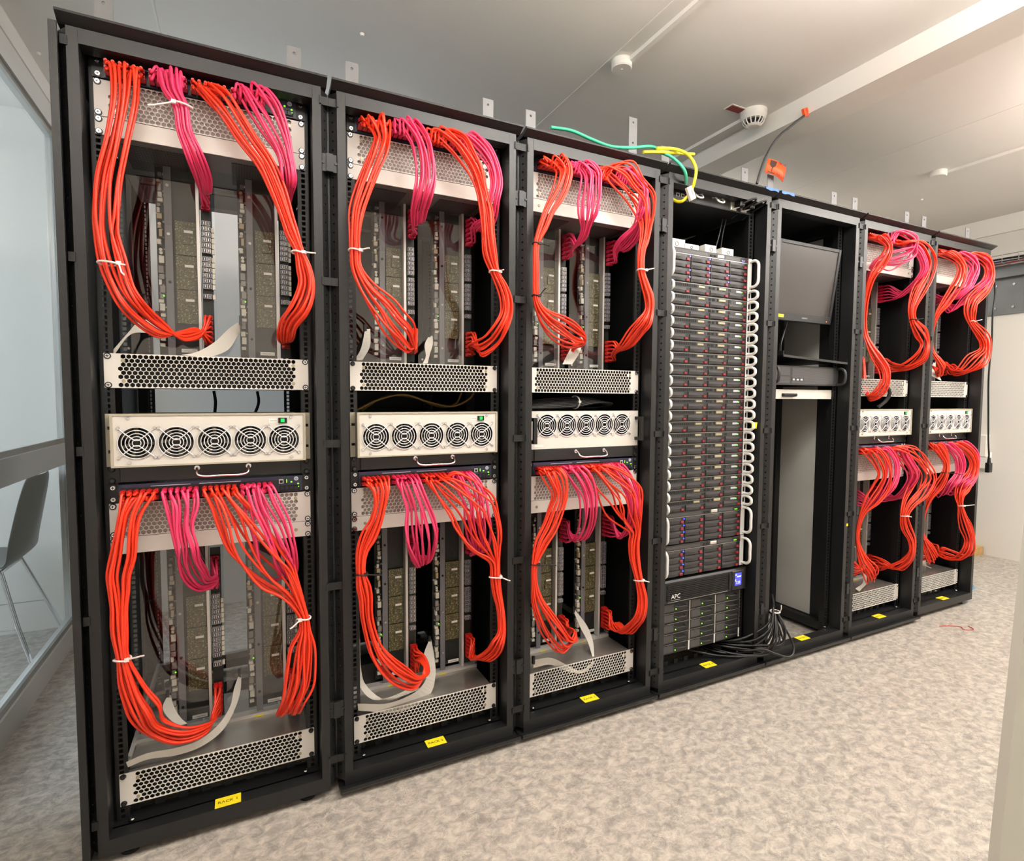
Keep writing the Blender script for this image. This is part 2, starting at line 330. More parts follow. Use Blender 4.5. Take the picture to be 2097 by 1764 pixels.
# ---- measured positions, millimetres
BUNDLES = {
 (0, 0, 'O1'): [(-167,-62,1863,25),(-168,-80,1785,25),(-184,-88,1683,21),(-204,-88,1587,23),(-211,-88,1504,23),(-211,-88,1462,21),(-201,-88,1399,25),(-184,-88,1335,22),(-169,-88,1304,22),(-147,-60,1275,21),(-113,-30,1248,18),(-71,20,1241,12),(-35,60,1255,11)],
 (0, 0, 'P1'): [(-72,-62,1879,18),(-67,-80,1824,19),(-50,-88,1789,15),(-44,-88,1733,15),(-25,-88,1678,19),(-12,-20,1645,20),(-11,40,1630,13)],
 (0, 0, 'O2'): [(-2,-62,1862,16),(36,-80,1833,28),(63,-88,1795,26),(97,-88,1742,25),(136,-88,1688,23),(160,-88,1630,22),(185,-88,1552,16),(196,-88,1518,14),(214,-88,1472,8),(226,-88,1428,15),(233,-88,1393,17),(228,-88,1354,21),(213,-88,1315,23),(190,-60,1280,23),(186,0,1247,22),(189,55,1241,13)],
 (0, 0, 'P2'): [(108,-62,1884,32),(135,-80,1836,36),(162,-88,1777,29),(184,-88,1719,17),(192,-88,1657,18),(192,-30,1638,13),(191,30,1626,10)],
 (0, 1, 'O1'): [(-166,-62,832,33),(-185,-80,791,25),(-193,-88,742,24),(-200,-88,690,26),(-211,-88,641,22),(-212,-88,601,18),(-213,-88,561,14),(-214,-88,500,14),(-209,-88,433,9),(-199,-88,375,18),(-186,-88,330,24),(-167,-88,284,32),(-151,-60,227,25),(-94,-40,177,27),(-37,0,161,14),(-21,50,167,11)],
 (0, 1, 'P1'): [(-79,-62,834,35),(-74,-80,800,32),(-76,-88,748,23),(-68,-88,693,27),(-67,-60,649,29),(-56,-30,602,32),(-37,10,563,23),(-9,50,558,12)],
 (0, 1, 'O2'): [(13,-62,833,35),(22,-80,810,32),(49,-88,754,48),(73,-88,695,63),(109,-88,634,62),(140,-88,592,56),(172,-88,548,31),(196,-88,501,16),(210,-88,462,9),(212,-88,424,12),(207,-88,382,27),(202,-88,325,33),(195,-88,269,34),(178,-88,225,28),(165,-30,166,32),(170,30,159,19)],
 (0, 1, 'P2'): [(100,-62,835,34),(112,-80,785,41),(133,-88,727,47),(148,-88,668,49),(158,-70,622,49),(173,-30,573,33),(179,30,551,17)],
 (1, 0, 'O1'): [(-170,-62,1878,40),(-159,-80,1824,20),(-168,-88,1788,21),(-187,-88,1736,19),(-213,-88,1666,18),(-233,-88,1600,16),(-238,-88,1535,11),(-237,-88,1492,11),(-234,-88,1445,11),(-206,-88,1392,19),(-157,-88,1339,34),(-130,-88,1303,38),(-91,-60,1270,40),(-59,-20,1240,26),(-30,40,1241,15)],
 (1, 0, 'P1'): [(-87,-62,1894,26),(-51,-80,1847,23),(-37,-88,1798,24),(-32,-88,1731,25),(-41,-88,1679,24),(-40,-40,1644,24),(-27,20,1623,21)],
 (1, 0, 'O2'): [(25,-62,1886,30),(70,-80,1856,27),(95,-88,1823,25),(126,-88,1777,21),(145,-88,1727,15),(161,-88,1660,19),(167,-88,1589,19),(175,-88,1530,20),(195,-88,1476,11),(221,-88,1432,14),(235,-88,1391,15),(235,-88,1350,15),(216,-88,1307,18),(201,-50,1266,23),(177,-10,1243,25),(174,50,1257,16)],
 (1, 0, 'P2'): [(122,-62,1892,28),(156,-80,1856,22),(186,-88,1806,16),(197,-88,1754,16),(186,-88,1700,16),(188,-50,1657,21),(180,10,1634,27)],
 (1, 1, 'O1'): [(-177,-62,828,35),(-171,-80,805,27),(-177,-88,762,17),(-190,-88,717,17),(-211,-88,674,20),(-228,-88,630,12),(-232,-88,570,8),(-224,-88,524,15),(-218,-88,492,15),(-215,-88,439,14),(-204,-88,382,15),(-187,-88,326,20),(-162,-88,280,27),(-106,-60,210,30),(-49,-30,167,18),(-6,10,184,11),(-11,60,200,14)],
 (1, 1, 'P1'): [(-87,-62,828,36),(-78,-80,799,35),(-64,-88,753,34),(-56,-88,704,43),(-50,-88,657,46),(-36,-60,600,38),(-20,-10,545,20),(-20,50,555,19)],
 (1, 1, 'O2'): [(6,-62,828,39),(33,-80,808,52),(89,-88,756,69),(119,-88,720,75),(140,-88,670,68),(166,-88,616,54),(184,-88,580,31),(197,-88,545,13),(200,-88,497,12),(207,-88,441,11),(217,-88,394,9),(222,-88,348,10),(221,-88,302,12),(208,-88,275,20),(203,-60,234,24),(184,-20,194,28),(182,50,172,19)],
 (1, 1, 'P2'): [(89,-62,836,26),(107,-80,803,35),(128,-88,753,33),(134,-88,703,34),(154,-60,644,36),(178,-20,582,27),(182,20,548,24)],
 (2, 0, 'O1'): [(-176,-62,1881,44),(-147,-80,1848,24),(-158,-88,1800,22),(-180,-88,1752,20),(-209,-88,1705,16),(-236,-88,1644,14),(-258,-88,1585,5),(-259,-88,1508,5),(-258,-88,1424,5),(-254,-88,1397,6),(-237,-88,1370,13),(-211,-88,1345,24),(-148,-60,1323,38),(-73,-30,1302,39),(-11,0,1290,15),(-5,50,1270,19)],
 (2, 0, 'P1'): [(-68,-62,1886,30),(-46,-80,1852,32),(-47,-88,1805,32),(-49,-88,1759,35),(-53,-88,1714,30),(-42,-60,1679,16),(-27,-10,1649,20),(-18,50,1639,16)],
 (2, 0, 'O2'): [(54,-62,1890,28),(84,-80,1876,50),(127,-88,1835,42),(179,-88,1796,44),(194,-88,1752,33),(198,-88,1706,19),(192,-88,1658,14),(179,-88,1616,10),(177,-88,1545,10),(195,-88,1496,13),(213,-88,1452,16),(215,-88,1404,15),(190,-88,1356,26),(181,-60,1327,27),(171,-20,1283,29),(180,50,1263,24)],
 (2, 0, 'P2'): [(138,-62,1899,23),(180,-80,1847,18),(182,-88,1796,15),(178,-88,1749,20),(184,-50,1714,16),(185,0,1679,33),(182,50,1651,23)],
 (2, 1, 'O1'): [(-184,-62,834,33),(-165,-80,802,33),(-156,-88,747,23),(-174,-88,692,24),(-198,-88,639,24),(-232,-88,587,21),(-256,-88,519,7),(-256,-88,452,7),(-244,-88,394,16),(-214,-88,333,29),(-159,-60,257,36),(-92,-30,185,31),(-23,10,185,16),(-16,60,194,15)],
 (2, 1, 'P1'): [(-96,-62,837,31),(-62,-80,796,33),(-39,-88,738,27),(-35,-88,680,25),(-18,-50,612,28),(-17,0,556,26),(-14,55,563,19)],
 (2, 1, 'O2'): [(-1,-62,835,32),(50,-80,789,51),(114,-88,727,71),(132,-88,665,57),(159,-88,616,31),(171,-88,583,17),(165,-88,541,17),(168,-88,480,16),(190,-88,401,11),(210,-88,321,15),(201,-88,260,17),(199,-50,209,26),(194,0,163,29),(191,55,174,21)],
 (2, 1, 'P2'): [(80,-62,837,25),(128,-80,784,22),(156,-88,723,20),(164,-88,663,21),(179,-40,590,17),(196,20,543,24)],
 (5, 0, 'O1'): [(-186,-62,1867,28),(-123,-80,1827,11),(-146,-88,1781,15),(-174,-72,1723,18),(-193,-50,1668,15),(-167,-8,1560,12),(-151,-4,1413,8),(-142,-25,1352,12),(-129,-55,1290,16),(-108,-80,1230,16),(-110,-88,1171,14),(-114,-60,1111,21),(-115,-20,1092,16),(-63,40,1155,11)],
 (5, 0, 'P1'): [(-18,-62,1904,18),(82,-80,1881,13),(74,-88,1838,9),(23,-88,1801,29),(-58,-70,1767,36),(-127,-30,1747,16),(-79,30,1719,14)],
 (5, 0, 'O2'): [(42,-62,1862,31),(152,-80,1862,13),(188,-88,1820,21),(222,-88,1776,21),(198,-88,1700,21),(143,-88,1634,23),(88,-88,1540,12),(97,-88,1487,10),(178,-88,1424,22),(213,-88,1376,16),(203,-88,1333,20),(205,-60,1290,30),(192,-10,1255,34),(198,50,1258,27)],
 (5, 0, 'P2'): [(81,-62,1862,16),(145,-80,1817,12),(172,-88,1746,11),(168,-70,1700,11),(184,-20,1662,23),(199,30,1634,31)],
 (5, 1, 'O1'): [(-176,-62,840,28),(-119,-80,787,26),(-90,-88,718,23),(-86,-70,650,30),(-126,-55,584,27),(-152,-30,515,13),(-136,0,423,7),(-131,0,349,5),(-110,-20,268,21),(-74,-35,215,31),(-15,-10,158,25),(38,50,170,17)],
 (5, 1, 'P1'): [(-72,-62,844,22),(-13,-80,782,19),(-10,-88,714,19),(-40,-88,649,18),(-56,-50,578,19),(9,30,539,17)],
 (5, 1, 'O2'): [(17,-62,841,22),(138,-80,796,40),(215,-88,737,38),(265,-88,678,40),(219,-88,612,35),(135,-88,549,21),(103,-88,489,12),(120,-88,431,16),(179,-88,356,12),(188,-88,298,10),(202,-60,240,22),(200,0,176,36),(184,50,182,20)],
 (5, 1, 'P2'): [(82,-62,844,15),(102,-80,797,20),(173,-88,704,22),(201,-50,628,27),(208,0,562,30),(196,50,557,22)],
 (6, 0, 'O1'): [(-216,-62,1860,27),(-97,-80,1829,12),(-72,-88,1784,14),(-83,-88,1732,17),(-116,-75,1667,19),(-155,-60,1602,17),(-180,-35,1539,12),(-156,0,1453,9),(-138,0,1351,7),(-114,-20,1303,12),(-90,-30,1263,15),(-61,0,1231,14),(-16,50,1261,12)],
 (6, 0, 'P1'): [(-81,-62,1871,20),(32,-80,1844,17),(56,-88,1798,16),(24,-88,1743,17),(-25,-88,1686,15),(-53,-40,1639,27),(-36,30,1639,20)],
 (6, 0, 'O2'): [(37,-62,1878,22),(184,-80,1862,17),(210,-88,1815,16),(208,-88,1761,19),(140,-88,1688,24),(33,-88,1613,25),(20,-88,1559,22),(50,-88,1509,12),(146,-88,1456,17),(203,-88,1413,17),(211,-88,1359,18),(134,-88,1302,33),(114,-40,1247,41),(134,40,1260,30)],
 (6, 0, 'P2'): [(151,-62,1883,11),(218,-80,1844,13),(208,-88,1761,13),(146,-88,1702,21),(90,-40,1638,20),(47,0,1595,27),(83,60,1645,17)],
 (6, 1, 'O1'): [(-214,-62,849,19),(-149,-80,796,16),(-124,-88,737,9),(-133,-88,682,13),(-146,-65,613,19),(-180,-40,539,13),(-151,0,432,8),(-152,0,336,8),(-93,-10,240,26),(-49,-10,190,28),(4,40,182,14)],
 (6, 1, 'P1'): [(-111,-62,849,14),(-16,-80,790,16),(12,-88,731,18),(8,-88,674,16),(-50,-88,626,19),(-15,-30,569,30),(13,40,573,17)],
 (6, 1, 'O2'): [(-25,-62,849,17),(127,-80,785,16),(156,-88,724,16),(139,-88,667,20),(68,-88,602,28),(30,-88,553,18),(42,-88,497,9),(71,-88,437,16),(119,-88,371,23),(161,-88,292,18),(148,-88,240,23),(184,-30,175,40),(158,40,186,25)],
 (6, 1, 'P2'): [(52,-62,852,12),(192,-80,782,9),(191,-88,722,7),(176,-88,664,11),(65,-88,611,21),(107,-20,567,24),(109,40,578,20)],
}
RIBBONS = [
 ('upper right',0,[(69,1305,68,1268,140),(40,1278,59,1254,110),(3,1232,36,1212,60),(-42,1197,-5,1188,10),(-72,1189,-41,1185,-2)]),
 ('upper left',0,[(-140,1303,-134,1282,140),(-179,1279,-148,1255,100),(-195,1243,-188,1241,40),(-228,1187,-218,1187,5)]),
 ('lower right',0,[(43,234,49,229,140),(28,203,45,193,110),(18,169,31,160,80),(-14,138,-2,120,45),(-63,120,-55,101,20),(-120,120,-115,99,10),(-181,126,-179,109,6),(-226,118,-222,103,2)]),
 ('lower left',0,[(-144,211,-136,209,140),(-154,191,-127,190,110),(-129,161,-106,163,80),(-107,149,-91,150,70)]),
 ('upper left',1,[(-169,1301,-153,1302,130),(-192,1236,-164,1247,80),(-226,1191,-203,1192,8)]),
 ('upper right',1,[(48,1292,62,1293,140),(21,1258,49,1259,100),(9,1215,22,1222,50),(-14,1189,2,1190,8)]),
 ('lower right',1,[(46,224,53,222,140),(10,191,49,174,90),(11,136,42,129,60),(-25,113,12,84,30),(-125,101,-90,63,10),(-230,129,-228,107,0)]),
 ('lower left',1,[(-214,323,-210,322,60),(-215,208,-206,199,60),(-218,168,-196,160,50),(-183,121,-137,106,25),(-122,115,-74,110,20),(-30,111,-9,94,60)]),
 ('upper',2,[(47,1319,70,1321,120),(-24,1265,20,1258,70),(-97,1203,-56,1204,5)]),
 ('lower right',2,[(48,228,58,226,140),(56,172,88,172,100),(66,126,89,128,60),(57,89,66,87,15)]),
 ('lower left',2,[(-209,137,-209,108,2),(-121,118,-125,93,20),(-66,87,-70,65,5),(-3,52,8,42,2),(49,76,58,70,0)]),
 ('upper',6,[(59,1302,79,1302,90),(-67,1251,-9,1258,40),(-125,1216,-25,1191,5)]),
 ('lower',6,[(93,214,123,222,100),(-21,151,21,128,60),(-90,148,2,119,20)]),
 ('lower',5,[(57,183,74,186,90),(12,121,62,129,50),(-123,112,-89,92,8)]),
]
TIES = [('white', 0, -51, 1789, 21, -117, 1762, -88),
 ('white', 0, 213, 1468, 15, 253, 1465, -88),
 ('white', 0, -202, 1391, 24, -173, 1362, -92),
 ('white', 0, -210, 433, 15, -161, 443, -88),
 ('white', 0, 210, 462, 15, 172, 448, -88),
 ('white', 1, -237, 1492, 16, -204, 1496, -88),
 ('white', 1, 194, 1478, 17, 211, 1481, -88),
 ('black', 1, -231, 565, 15, -178, 562, -88),
 ('white', 1, 199, 497, 18, 239, 486, -88),
 ('black', 2, -258, 1585, 11, -222, 1577, -88),
 ('black', 2, -258, 1416, 11, -234, 1439, -88),
 ('white', 2, 177, 1545, 16, 212, 1550, -88),
 ('black', 2, -256, 519, 13, -186, 513, -88),
 ('white', 2, 190, 401, 16, 218, 397, -88),
 ('black', 5, 97, 1484, 16, 134, 1489, -88),
 ('white', 5, 100, 489, 16, 114, 487, -88),
 ('white', 6, 52, 1512, 16, 96, 1522, -88),
 ('white', 6, 42, 497, 15, 124, 500, -88),
 ('black', 6, -135, 693, 19, -16, 678, -88)]
PATHS = {'earth_a':[(1031,-20,2002),(1107,-30,2003),(1182,-40,1986),(1258,-50,1973),(1336,-60,1980),(1442,-40,2014),(1485,-30,2020)],'earth_b':[(1459,-60,2003),(1539,-75,2009),(1586,-90,1991),(1614,-100,1945),(1608,-100,1896),(1614,-80,1867)],'earth_c':[(1398,-60,1977),(1460,-60,1990),(1542,-60,2003),(1651,-50,2023)],'earth_d':[(1480,-50,2000),(1533,-70,1976),(1564,-95,1928),(1603,-60,1903),(1640,-10,1906)],'earth_e':[(1604,-70,1851),(1590,-60,1834),(1584,-40,1837),(1582,-10,1855)],'flag':[(2083,20,2012),(2104,20,2069),(2132,20,2132),(2196,20,2222),(2288,20,2298),(2399,20,2378),(2442,20,2399)],'black':[[(2175,-50,210),(2174,-60,165),(2136,-70,97),(2055,-50,50),(1981,-10,21)],[(2168,-65,156),(2121,-90,86),(2056,-70,36),(1997,-10,10)],[(2175,-65,144),(2123,-95,55),(2094,-70,-5),(2013,-10,-25)],[(2172,-70,142),(2125,-110,60),(2101,-90,-9),(2040,-40,-40),(1935,0,-35)],[(2182,-70,134),(2174,-110,84),(2180,-115,30),(2151,-100,-15),(2056,-50,10),(1993,0,15)],[(2178,-70,145),(2177,-120,76),(2155,-120,15),(2082,-80,8),(1986,-20,3)],[(2176,-70,135),(2122,-120,43),(2092,-110,-16),(1986,-60,-31),(1889,-10,-28),(1788,40,-5)],[(2176,-75,114),(2204,-110,56),(2212,-140,-10),(2174,-150,-31),(2112,-130,-16),(2064,-100,3),(2009,-40,-18)],[(2183,-60,119),(2126,-100,34),(2086,-90,-17),(2034,-70,-30),(1957,-20,-27)],[(2179,-60,124),(2117,-80,50),(2060,-60,4),(2028,-10,-17)],[(2186,-60,114),(2168,-100,15),(2120,-100,-19),(2027,-50,-11),(1958,-5,-5)],[(2190,-60,100),(2193,-90,39),(2184,-110,9),(2101,-90,-4),(2019,-30,4)]]}

# ------------------------------------------------------------------ the room (heights above the datum)
FL, CE = -Z0, 2460.0
XL, XR, YB, YF = -675.0, 5190.0, 1800.0, -3300.0
struct('floor', MB().box(-3100, XR, YF, YB, FL-40, FL), 'floor_vinyl')
struct('ceiling', MB().box(-3100, XR+60, YF, YB+60, CE, CE+60), 'ceiling_paint')
struct('wall_back', MB().box(-3100, XR+60, YB, YB+60, FL, CE), 'wall_paint')
struct('wall_front', MB().box(-3100, XR+60, YF-60, YF, FL, CE), 'wall_paint')
struct('wall_right', MB().box(XR, XR+60, YF, YB, FL, CE), 'wall_paint')
# far wall of the neighbouring room, left open where its window is
struct('wall_left', MB().box(-3160, -3100, YF, -450, FL, CE).box(-3160, -3100, 1500, YB, FL, CE).box(-3160, -3100, -450, 1500, FL, 780).box(-3160, -3100, -450, 1500, 2200+Z0, CE), 'wall_paint')
o = struct('window_1', MB().box(-3130, -3118, -450, 1500, 780, 840).box(-3130, -3118, -450, 1500, 2245, 2305).box(-3130, -3118, -450, -390, 840, 2245).box(-3130, -3118, 1440, 1500, 840, 2245).box(-3130, -3118, 500, 560, 840, 2245), 'white_plastic')
MB().box(-3126, -3122, -390, 500, 840, 2245).box(-3126, -3122, 560, 1440, 840, 2245).build('pane', 'glass', o)
# ceiling joints, beam and cornice
for i, x in enumerate((-185, 1440, 3356)):
    struct('trim_%d' % (i+1), MB().box(x-3.5, x+3.5, YF, YB, CE-1.5, CE), 'ceiling_trim')
struct('ceiling_beam', MB().box(2388, 2564, YF, YB, CE-90, CE), 'ceiling_trim')
struct('trim_4', MB().box(XR-16, XR, YF, YB, 2330, 2348), 'ceiling_trim')
struct('trim_5', MB().box(XR-6, XR, YF, YB, 2348, CE), 'ceiling_trim')
struct('trim_6', MB().box(XL-70, XL+6, 150, YB, 2385, CE), 'ceiling_trim')
# glazed partition with an aluminium frame
gw = struct('glass_partition', MB().box(XL-55, XL, 150, YB, 2290, 2385).box(XL-55, XL, 150, YB, FL, FL+95), 'door_alu')
gw['label'] = 'aluminium framed glass partition on the left with a mid rail'
MB().box(XL-48, XL+4, 150, 1640, 765, 862).build('mid_rail', 'door_alu', gw)
MB().box(XL-52, XL+3, 1612, YB, FL, 2290).build('stile', 'door_alu', gw)
MB().box(XL-52, XL+3, 150, 235, FL, 2290).build('stile', 'door_alu', gw)
MB().box(XL-30, XL-24, 235, 1612, 862, 2290).build('pane', 'glass', gw)
MB().box(XL-30, XL-24, 235, 1612, FL+95, 765).build('pane', 'glass', gw)
MB().box(XL-20, XL-8, 235, 1612, 2268, 2290).box(XL-20, XL-8, 235, 1612, 862, 884).box(XL-20, XL-8, 1590, 1612, 862, 2290).box(XL-20, XL-8, 1590, 1612, FL+95, 765).box(XL-20, XL-8, 235, 1612, FL+95, FL+117).build('glazing_bead', 'steel', gw)
struct('wall_partition', MB().box(XL-60, XL, YF, 150, FL, CE), 'wall_paint')

# ceiling luminaires out of view above the aisle and behind the racks, some only added as fill
def luminaire(x, y, sx, sy, estr, label, col=None):
    t = thing('ceiling_light', label, 'light', (x, y, CE-200))
    MB().box(-sx/2+20, sx/2-20, -14, 14, 60, 72).build('housing', 'white_plastic', t)
    for q in (-1, 1): MB().cyl((q*sx*.4, 0, 72), (q*sx*.4, 0, 200), 4, 8).build('hanger', 'steel', t)
    mm = MATS['lamp_white'].copy(); mm.node_tree.nodes['Principled BSDF'].inputs['Emission Strength'].default_value = estr; MATS['lamp%g' % x] = mm
    if col: mm.node_tree.nodes['Principled BSDF'].inputs['Emission Color'].default_value = col
    MB().box(-sx/2, sx/2, -sy/2, sy/2, 0, 60).build('diffuser', 'lamp%g' % x, t)
luminaire(1350, -900, 1250, 240, 20, 'long ceiling light nearest the second and third racks')
luminaire(3750, -950, 1250, 260, 21, 'long ceiling light nearest the sixth rack')
luminaire(0, -1450, 1250, 260, 13, 'added unseen fill light above the viewer')  # unseen fill, added to brighten the rack fronts
luminaire(2450, -1500, 1250, 260, 14, 'added unseen fill light over the middle of the aisle')  # second frontal fill, added out of view
luminaire(4500, -1700, 1250, 260, 21, 'added unseen fill light near the right wall')  # added out of view to brighten the right wall
luminaire(350, 1380, 1250, 220, 1.8, 'added unseen fill light behind the leftmost rack', rgb(244, 246, 255))  # hidden lamp added to light the back wall seen through the open rack
luminaire(3300, 1380, 1250, 220, 6, 'long ceiling light behind the sixth rack')
luminaire(-1900, 700, 1250, 260, 1.6, 'added unseen fill light in the room behind the glass', rgb(244, 248, 255))  # unseen lamp added to lift the white wall beyond the partition

# small fittings on the ceiling
def ceiling_box(x, y, label, r=42, h=34):
    t = thing('junction_box', label, 'junction box', (x, y, CE-h))
    MB().cyl((0, 0, 4), (0, 0, h), r, 28).cyl((0, 0, 0), (0, 0, 4), r-4, 28, r2=r).build('cover', 'white_plastic', t)
    MB().cyl((0, 0, -2), (0, 0, .5), 5, 10).build('knob', 'white_plastic', t)
ceiling_box(1490, 200, 'round white ceiling junction box above the third rack')
ceiling_box(3863, 214, 'round white ceiling junction box near the right wall')
def duct(x0, x1, y0, y1, label):
    tag(MB().box(x0, x1, y0, y1, -16, 0).build('cable_duct', 'ceiling_trim', None, (0, 0, CE+Z0)), label, 'cable duct')
duct(1500, 1522, -1000, 165, 'white surface cable duct leading to the ceiling box above the third rack')
duct(3890, 3910, -1500, 190, 'white surface cable duct leading to the ceiling box near the right wall')
duct(2296, 2318, 295, YB, 'white surface cable duct running from the smoke detector into the back')
t = thing('smoke_detector', 'round white smoke detector with slotted vents beside the ceiling beam', 'smoke detector', (2300, 235, CE-72))
MB().cyl((0, 0, 46), (0, 0, 72), 60, 32).cyl((0, 0, 30), (0, 0, 46), 50, 32, r2=60).build('base', 'white_plastic', t)
MB().cyl((0, 0, 8), (0, 0, 32), 34, 24).build('chamber', 'black_plastic', t)
mb = MB()
for i in range(14):
    a = 2*PI*i/14; mb.tube([(50*math.cos(a), 50*math.sin(a), 34), (46*math.cos(a), 46*math.sin(a), 20), (32*math.cos(a), 32*math.sin(a), 6)], 3.2, 5)
mb.build('vent_ribs', 'white_plastic', t)
MB().cyl((0, 0, 0), (0, 0, 8), 26, 24, r2=36).build('cap', 'white_plastic', t)
t = thing('ceiling_sign', 'small dark red sign on the ceiling behind the smoke detector', 'sign', (2200, 255, CE-3))
MB().box(-48, 48, -26, 26, 0, 3).build('border', 'label_white', t); MB().box(-42, 42, -20, 20, -1, 0).build('plate', 'red_sign', t)
for x, y, l in ((507, 507, 'above the leftmost rack'), (-639, 1213, 'near the glass partition'), (4280, 518, 'beyond the rightmost rack')):
    tag(MB().cyl((0, 0, -9), (0, 0, 0), 6, 12, r2=9).build('ceiling_button', 'white_plastic', None, (x, y, CE+Z0)), 'tiny white ceiling button '+l, 'button')

# right wall: bolted steel beam, wire basket with cables, socket box, hanging power lead
t = thing('wall_beam', 'grey bolted steel channel fixed high on the right wall', 'beam', (XR, 400, 1725))
MB().box(-14, 0, -1900, 1380, 0, 265).build('web', 'steel_beam', t)
MB().box(-70, 0, -1900, 1380, 265, 350).build('top_channel', 'steel_beam', t)
for i in range(12):
    for z in (50, 215):
        MB().cyl((-22, 0, 0), (-14, 0, 0), 9 if i % 3 else 13, 8).build('bolt', 'steel', t, (0, -500+110*i, z))
t = thing('wire_basket', 'grey wire cable basket on top of the steel channel', 'cable tray', (XR-160, 400, 2075))
mb = MB()
for x, z in ((0, 0), (0, 55), (60, 0), (120, 0), (120, 55)): mb.tube([(x-30, -1900, z), (x-30, 1300, z)], 3, 5)
mb.build('long_wire', 'steel', t)
for i in range(24):
    y = -1000+95*i
    MB().tube([(-30, y, 60), (-30, y, 0), (90, y, 0), (90, y, 60)], 3, 5).build('cross_wire', 'steel', t)
for k, (dx, dz, mm, l) in enumerate(((0, 8, 'black_cable', 'black cable lying lowest in the wire basket'), (30, 10, 'cable_pink', 'pink cable lying in the wire basket'), (55, 22, 'cable_blue', 'blue cable lying in the wire basket'), (20, 30, 'black_cable', 'black cable lying highest in the wire basket'))):
    if mm not in MATS: mat('cable_blue', (58, 72, 168), .4)
    pts = [(XR-160+dx, -900+160*i, 2078+dz+5*math.sin(i*1.3+k)) for i in range(16)]
    tag(MB().tube(smooth_path(pts, 3), 7, 6).build('tray_cable', mm, None, (0, 0, Z0)), l, 'cable')
t = thing('wall_socket', 'white socket box on the right wall beside the rightmost rack', 'socket', (XR, 487, 560))
MB().bbox(-45, 45, -40, 0, 90, 262, 8).build('upper_box', 'white_plastic', t, rot=(0, 0, -PI/2)); MB().bbox(-55, 55, -34, 0, 0, 90, 6).build('lower_box', 'white_plastic', t, rot=(0, 0, -PI/2))
hp = [(x_+70, y_, z_a) for x_, y_, z_a in [(3826, 60, 1925), (3960, 75, 1965), (4190, 95, 1940), (4238, 100, 1850), (4262, 100, 1753), (4248, 100, 1620), (4256, 100, 1450), (4240, 100, 1250), (4262, 100, 1000), (4285, 100, 800), (4300, 100, 725)]]
t = thing('power_lead', 'black power lead hanging beside the rightmost rack with its plug dangling', 'power cable', (4375, 100, 620))
MB().tube([(x-4375, y-100, z-620) for x, y, z in smooth_path(hp, 5)], 5, 8).build('cord', 'black_cable', t)
MB().cyl((-2, 0, 60), (-4, 0, 105), 11, 8, r2=7).build('strain_relief', 'black_plastic', t)
MB().bbox(-20, 20, -12, 12, 0, 62, 4).build('plug', 'black_plastic', t)
MB().box(-9, 9, -8, -5.5, 96, 130).build('care_label', 'label_white', t)
tag(MB().box(0, 260, 0, 90, 0, 60).build('wood_block', 'wood', None, (4920, 440, 0)), 'wooden block on the floor against the right wall', 'block')
mb = MB().prism([(0, 0), (210, 0), (170, 45), (120, 75), (60, 130), (0, 150)], 'y', 0, 150)
tag(mb.build('blue_bag', 'blue_bag', None, (3985, 60, 0)), 'blue plastic bag on the floor beside the rightmost rack', 'bag')
tag(MB().prism([(0, 0), (34, 20), (40, 90), (20, 130), (0, 110)], 'y', 0, 40).prism([(0, -210), (22, -190), (24, -120), (0, -110)], 'y', 0, 40).build('blue_wrap', 'blue_bag', None, (3900, 420, 640)), 'scrap of blue plastic stuck to the side of the rightmost rack', 'wrap')
pts = smooth_path([(3330, -160, 0), (3385, -185, 0), (3420, -215, 0), (3395, -240, 0), (3440, -262, 0), (3470, -225, 0)], 5)
tag(MB().tube([(x, y, 2) for x, y, z in pts], 1.8, 5).build('red_wire', 'plug_red', None, (0, 0, 0)), 'thin red wire offcut lying on the floor', 'wire')
# pale board leaning at the right edge of the view
A = Vector((1289.3, -1229.1, 239.4)); B = Vector((1338.9, -1226.4, 661.4)); d = (B-A).normalized()
A0 = A - d*((A.z-FL)/d.z); B0 = A + d*900; ux = Vector((cr.x, cr.y, 0)).normalized(); un = Vector((-ux.y, ux.x, 0))
vs = [A0, A0+ux*420, B0+ux*420, B0]; vs = [v - un*0 for v in vs] + [v + un*22 for v in vs]
tag(MB().add([tuple(v-Vector((A0.x, A0.y, FL))) for v in vs], [(0, 1, 2, 3), (7, 6, 5, 4), (0, 4, 5, 1), (1, 5, 6, 2), (2, 6, 7, 3), (3, 7, 4, 0)]).build('leaning_board', 'pale_board', None, (A0.x, A0.y, 0)), 'pale grey board leaning at the right edge of the view', 'board')

# shell chair behind the glass
t = thing('shell_chair', 'grey shell chair with chrome legs behind the glass partition', 'chair', (-960, 1450, FL))
mb = MB(); prof = [(0, 445), (-60, 440), (60, 452)]
rows = []
for u, (x, z, hw) in enumerate([(-215, 455, 150), (-200, 470, 185), (-120, 462, 205), (0, 445, 215), (90, 440, 210), (140, 462, 205), (165, 520, 200), (185, 620, 195), (205, 720, 188), (222, 800, 170), (228, 838, 130)]):
    rows.append([(x - 26*(v/3.0)**2*(1 if u > 5 else 0), hw*v/3.0, z + 18*(v/3.0)**2*(1 if u < 5 else .3)) for v in range(-3, 4)])
vs = [p for r in rows for p in r]; n = 7
mb.add(vs, [(i*n+j, i*n+j+1, (i+1)*n+j+1, (i+1)*n+j) for i in range(len(rows)-1) for j in range(n-1)], 0, True)
sh = mb.build('shell', 'chair_grey', t); md = sh.modifiers.new('thick', 'SOLIDIFY'); md.thickness = .012; md = sh.modifiers.new('sub', 'SUBSURF'); md.levels = 1; md.render_levels = 2
for sx in (-1, 1):
    for sy in (-1, 1):
        MB().tube([(90*sx, 120*sy, 436), (150*sx+10, 190*sy, 200), (205*sx+15, 225*sy, 8)], 9, 8).build('leg', 'chrome', t)
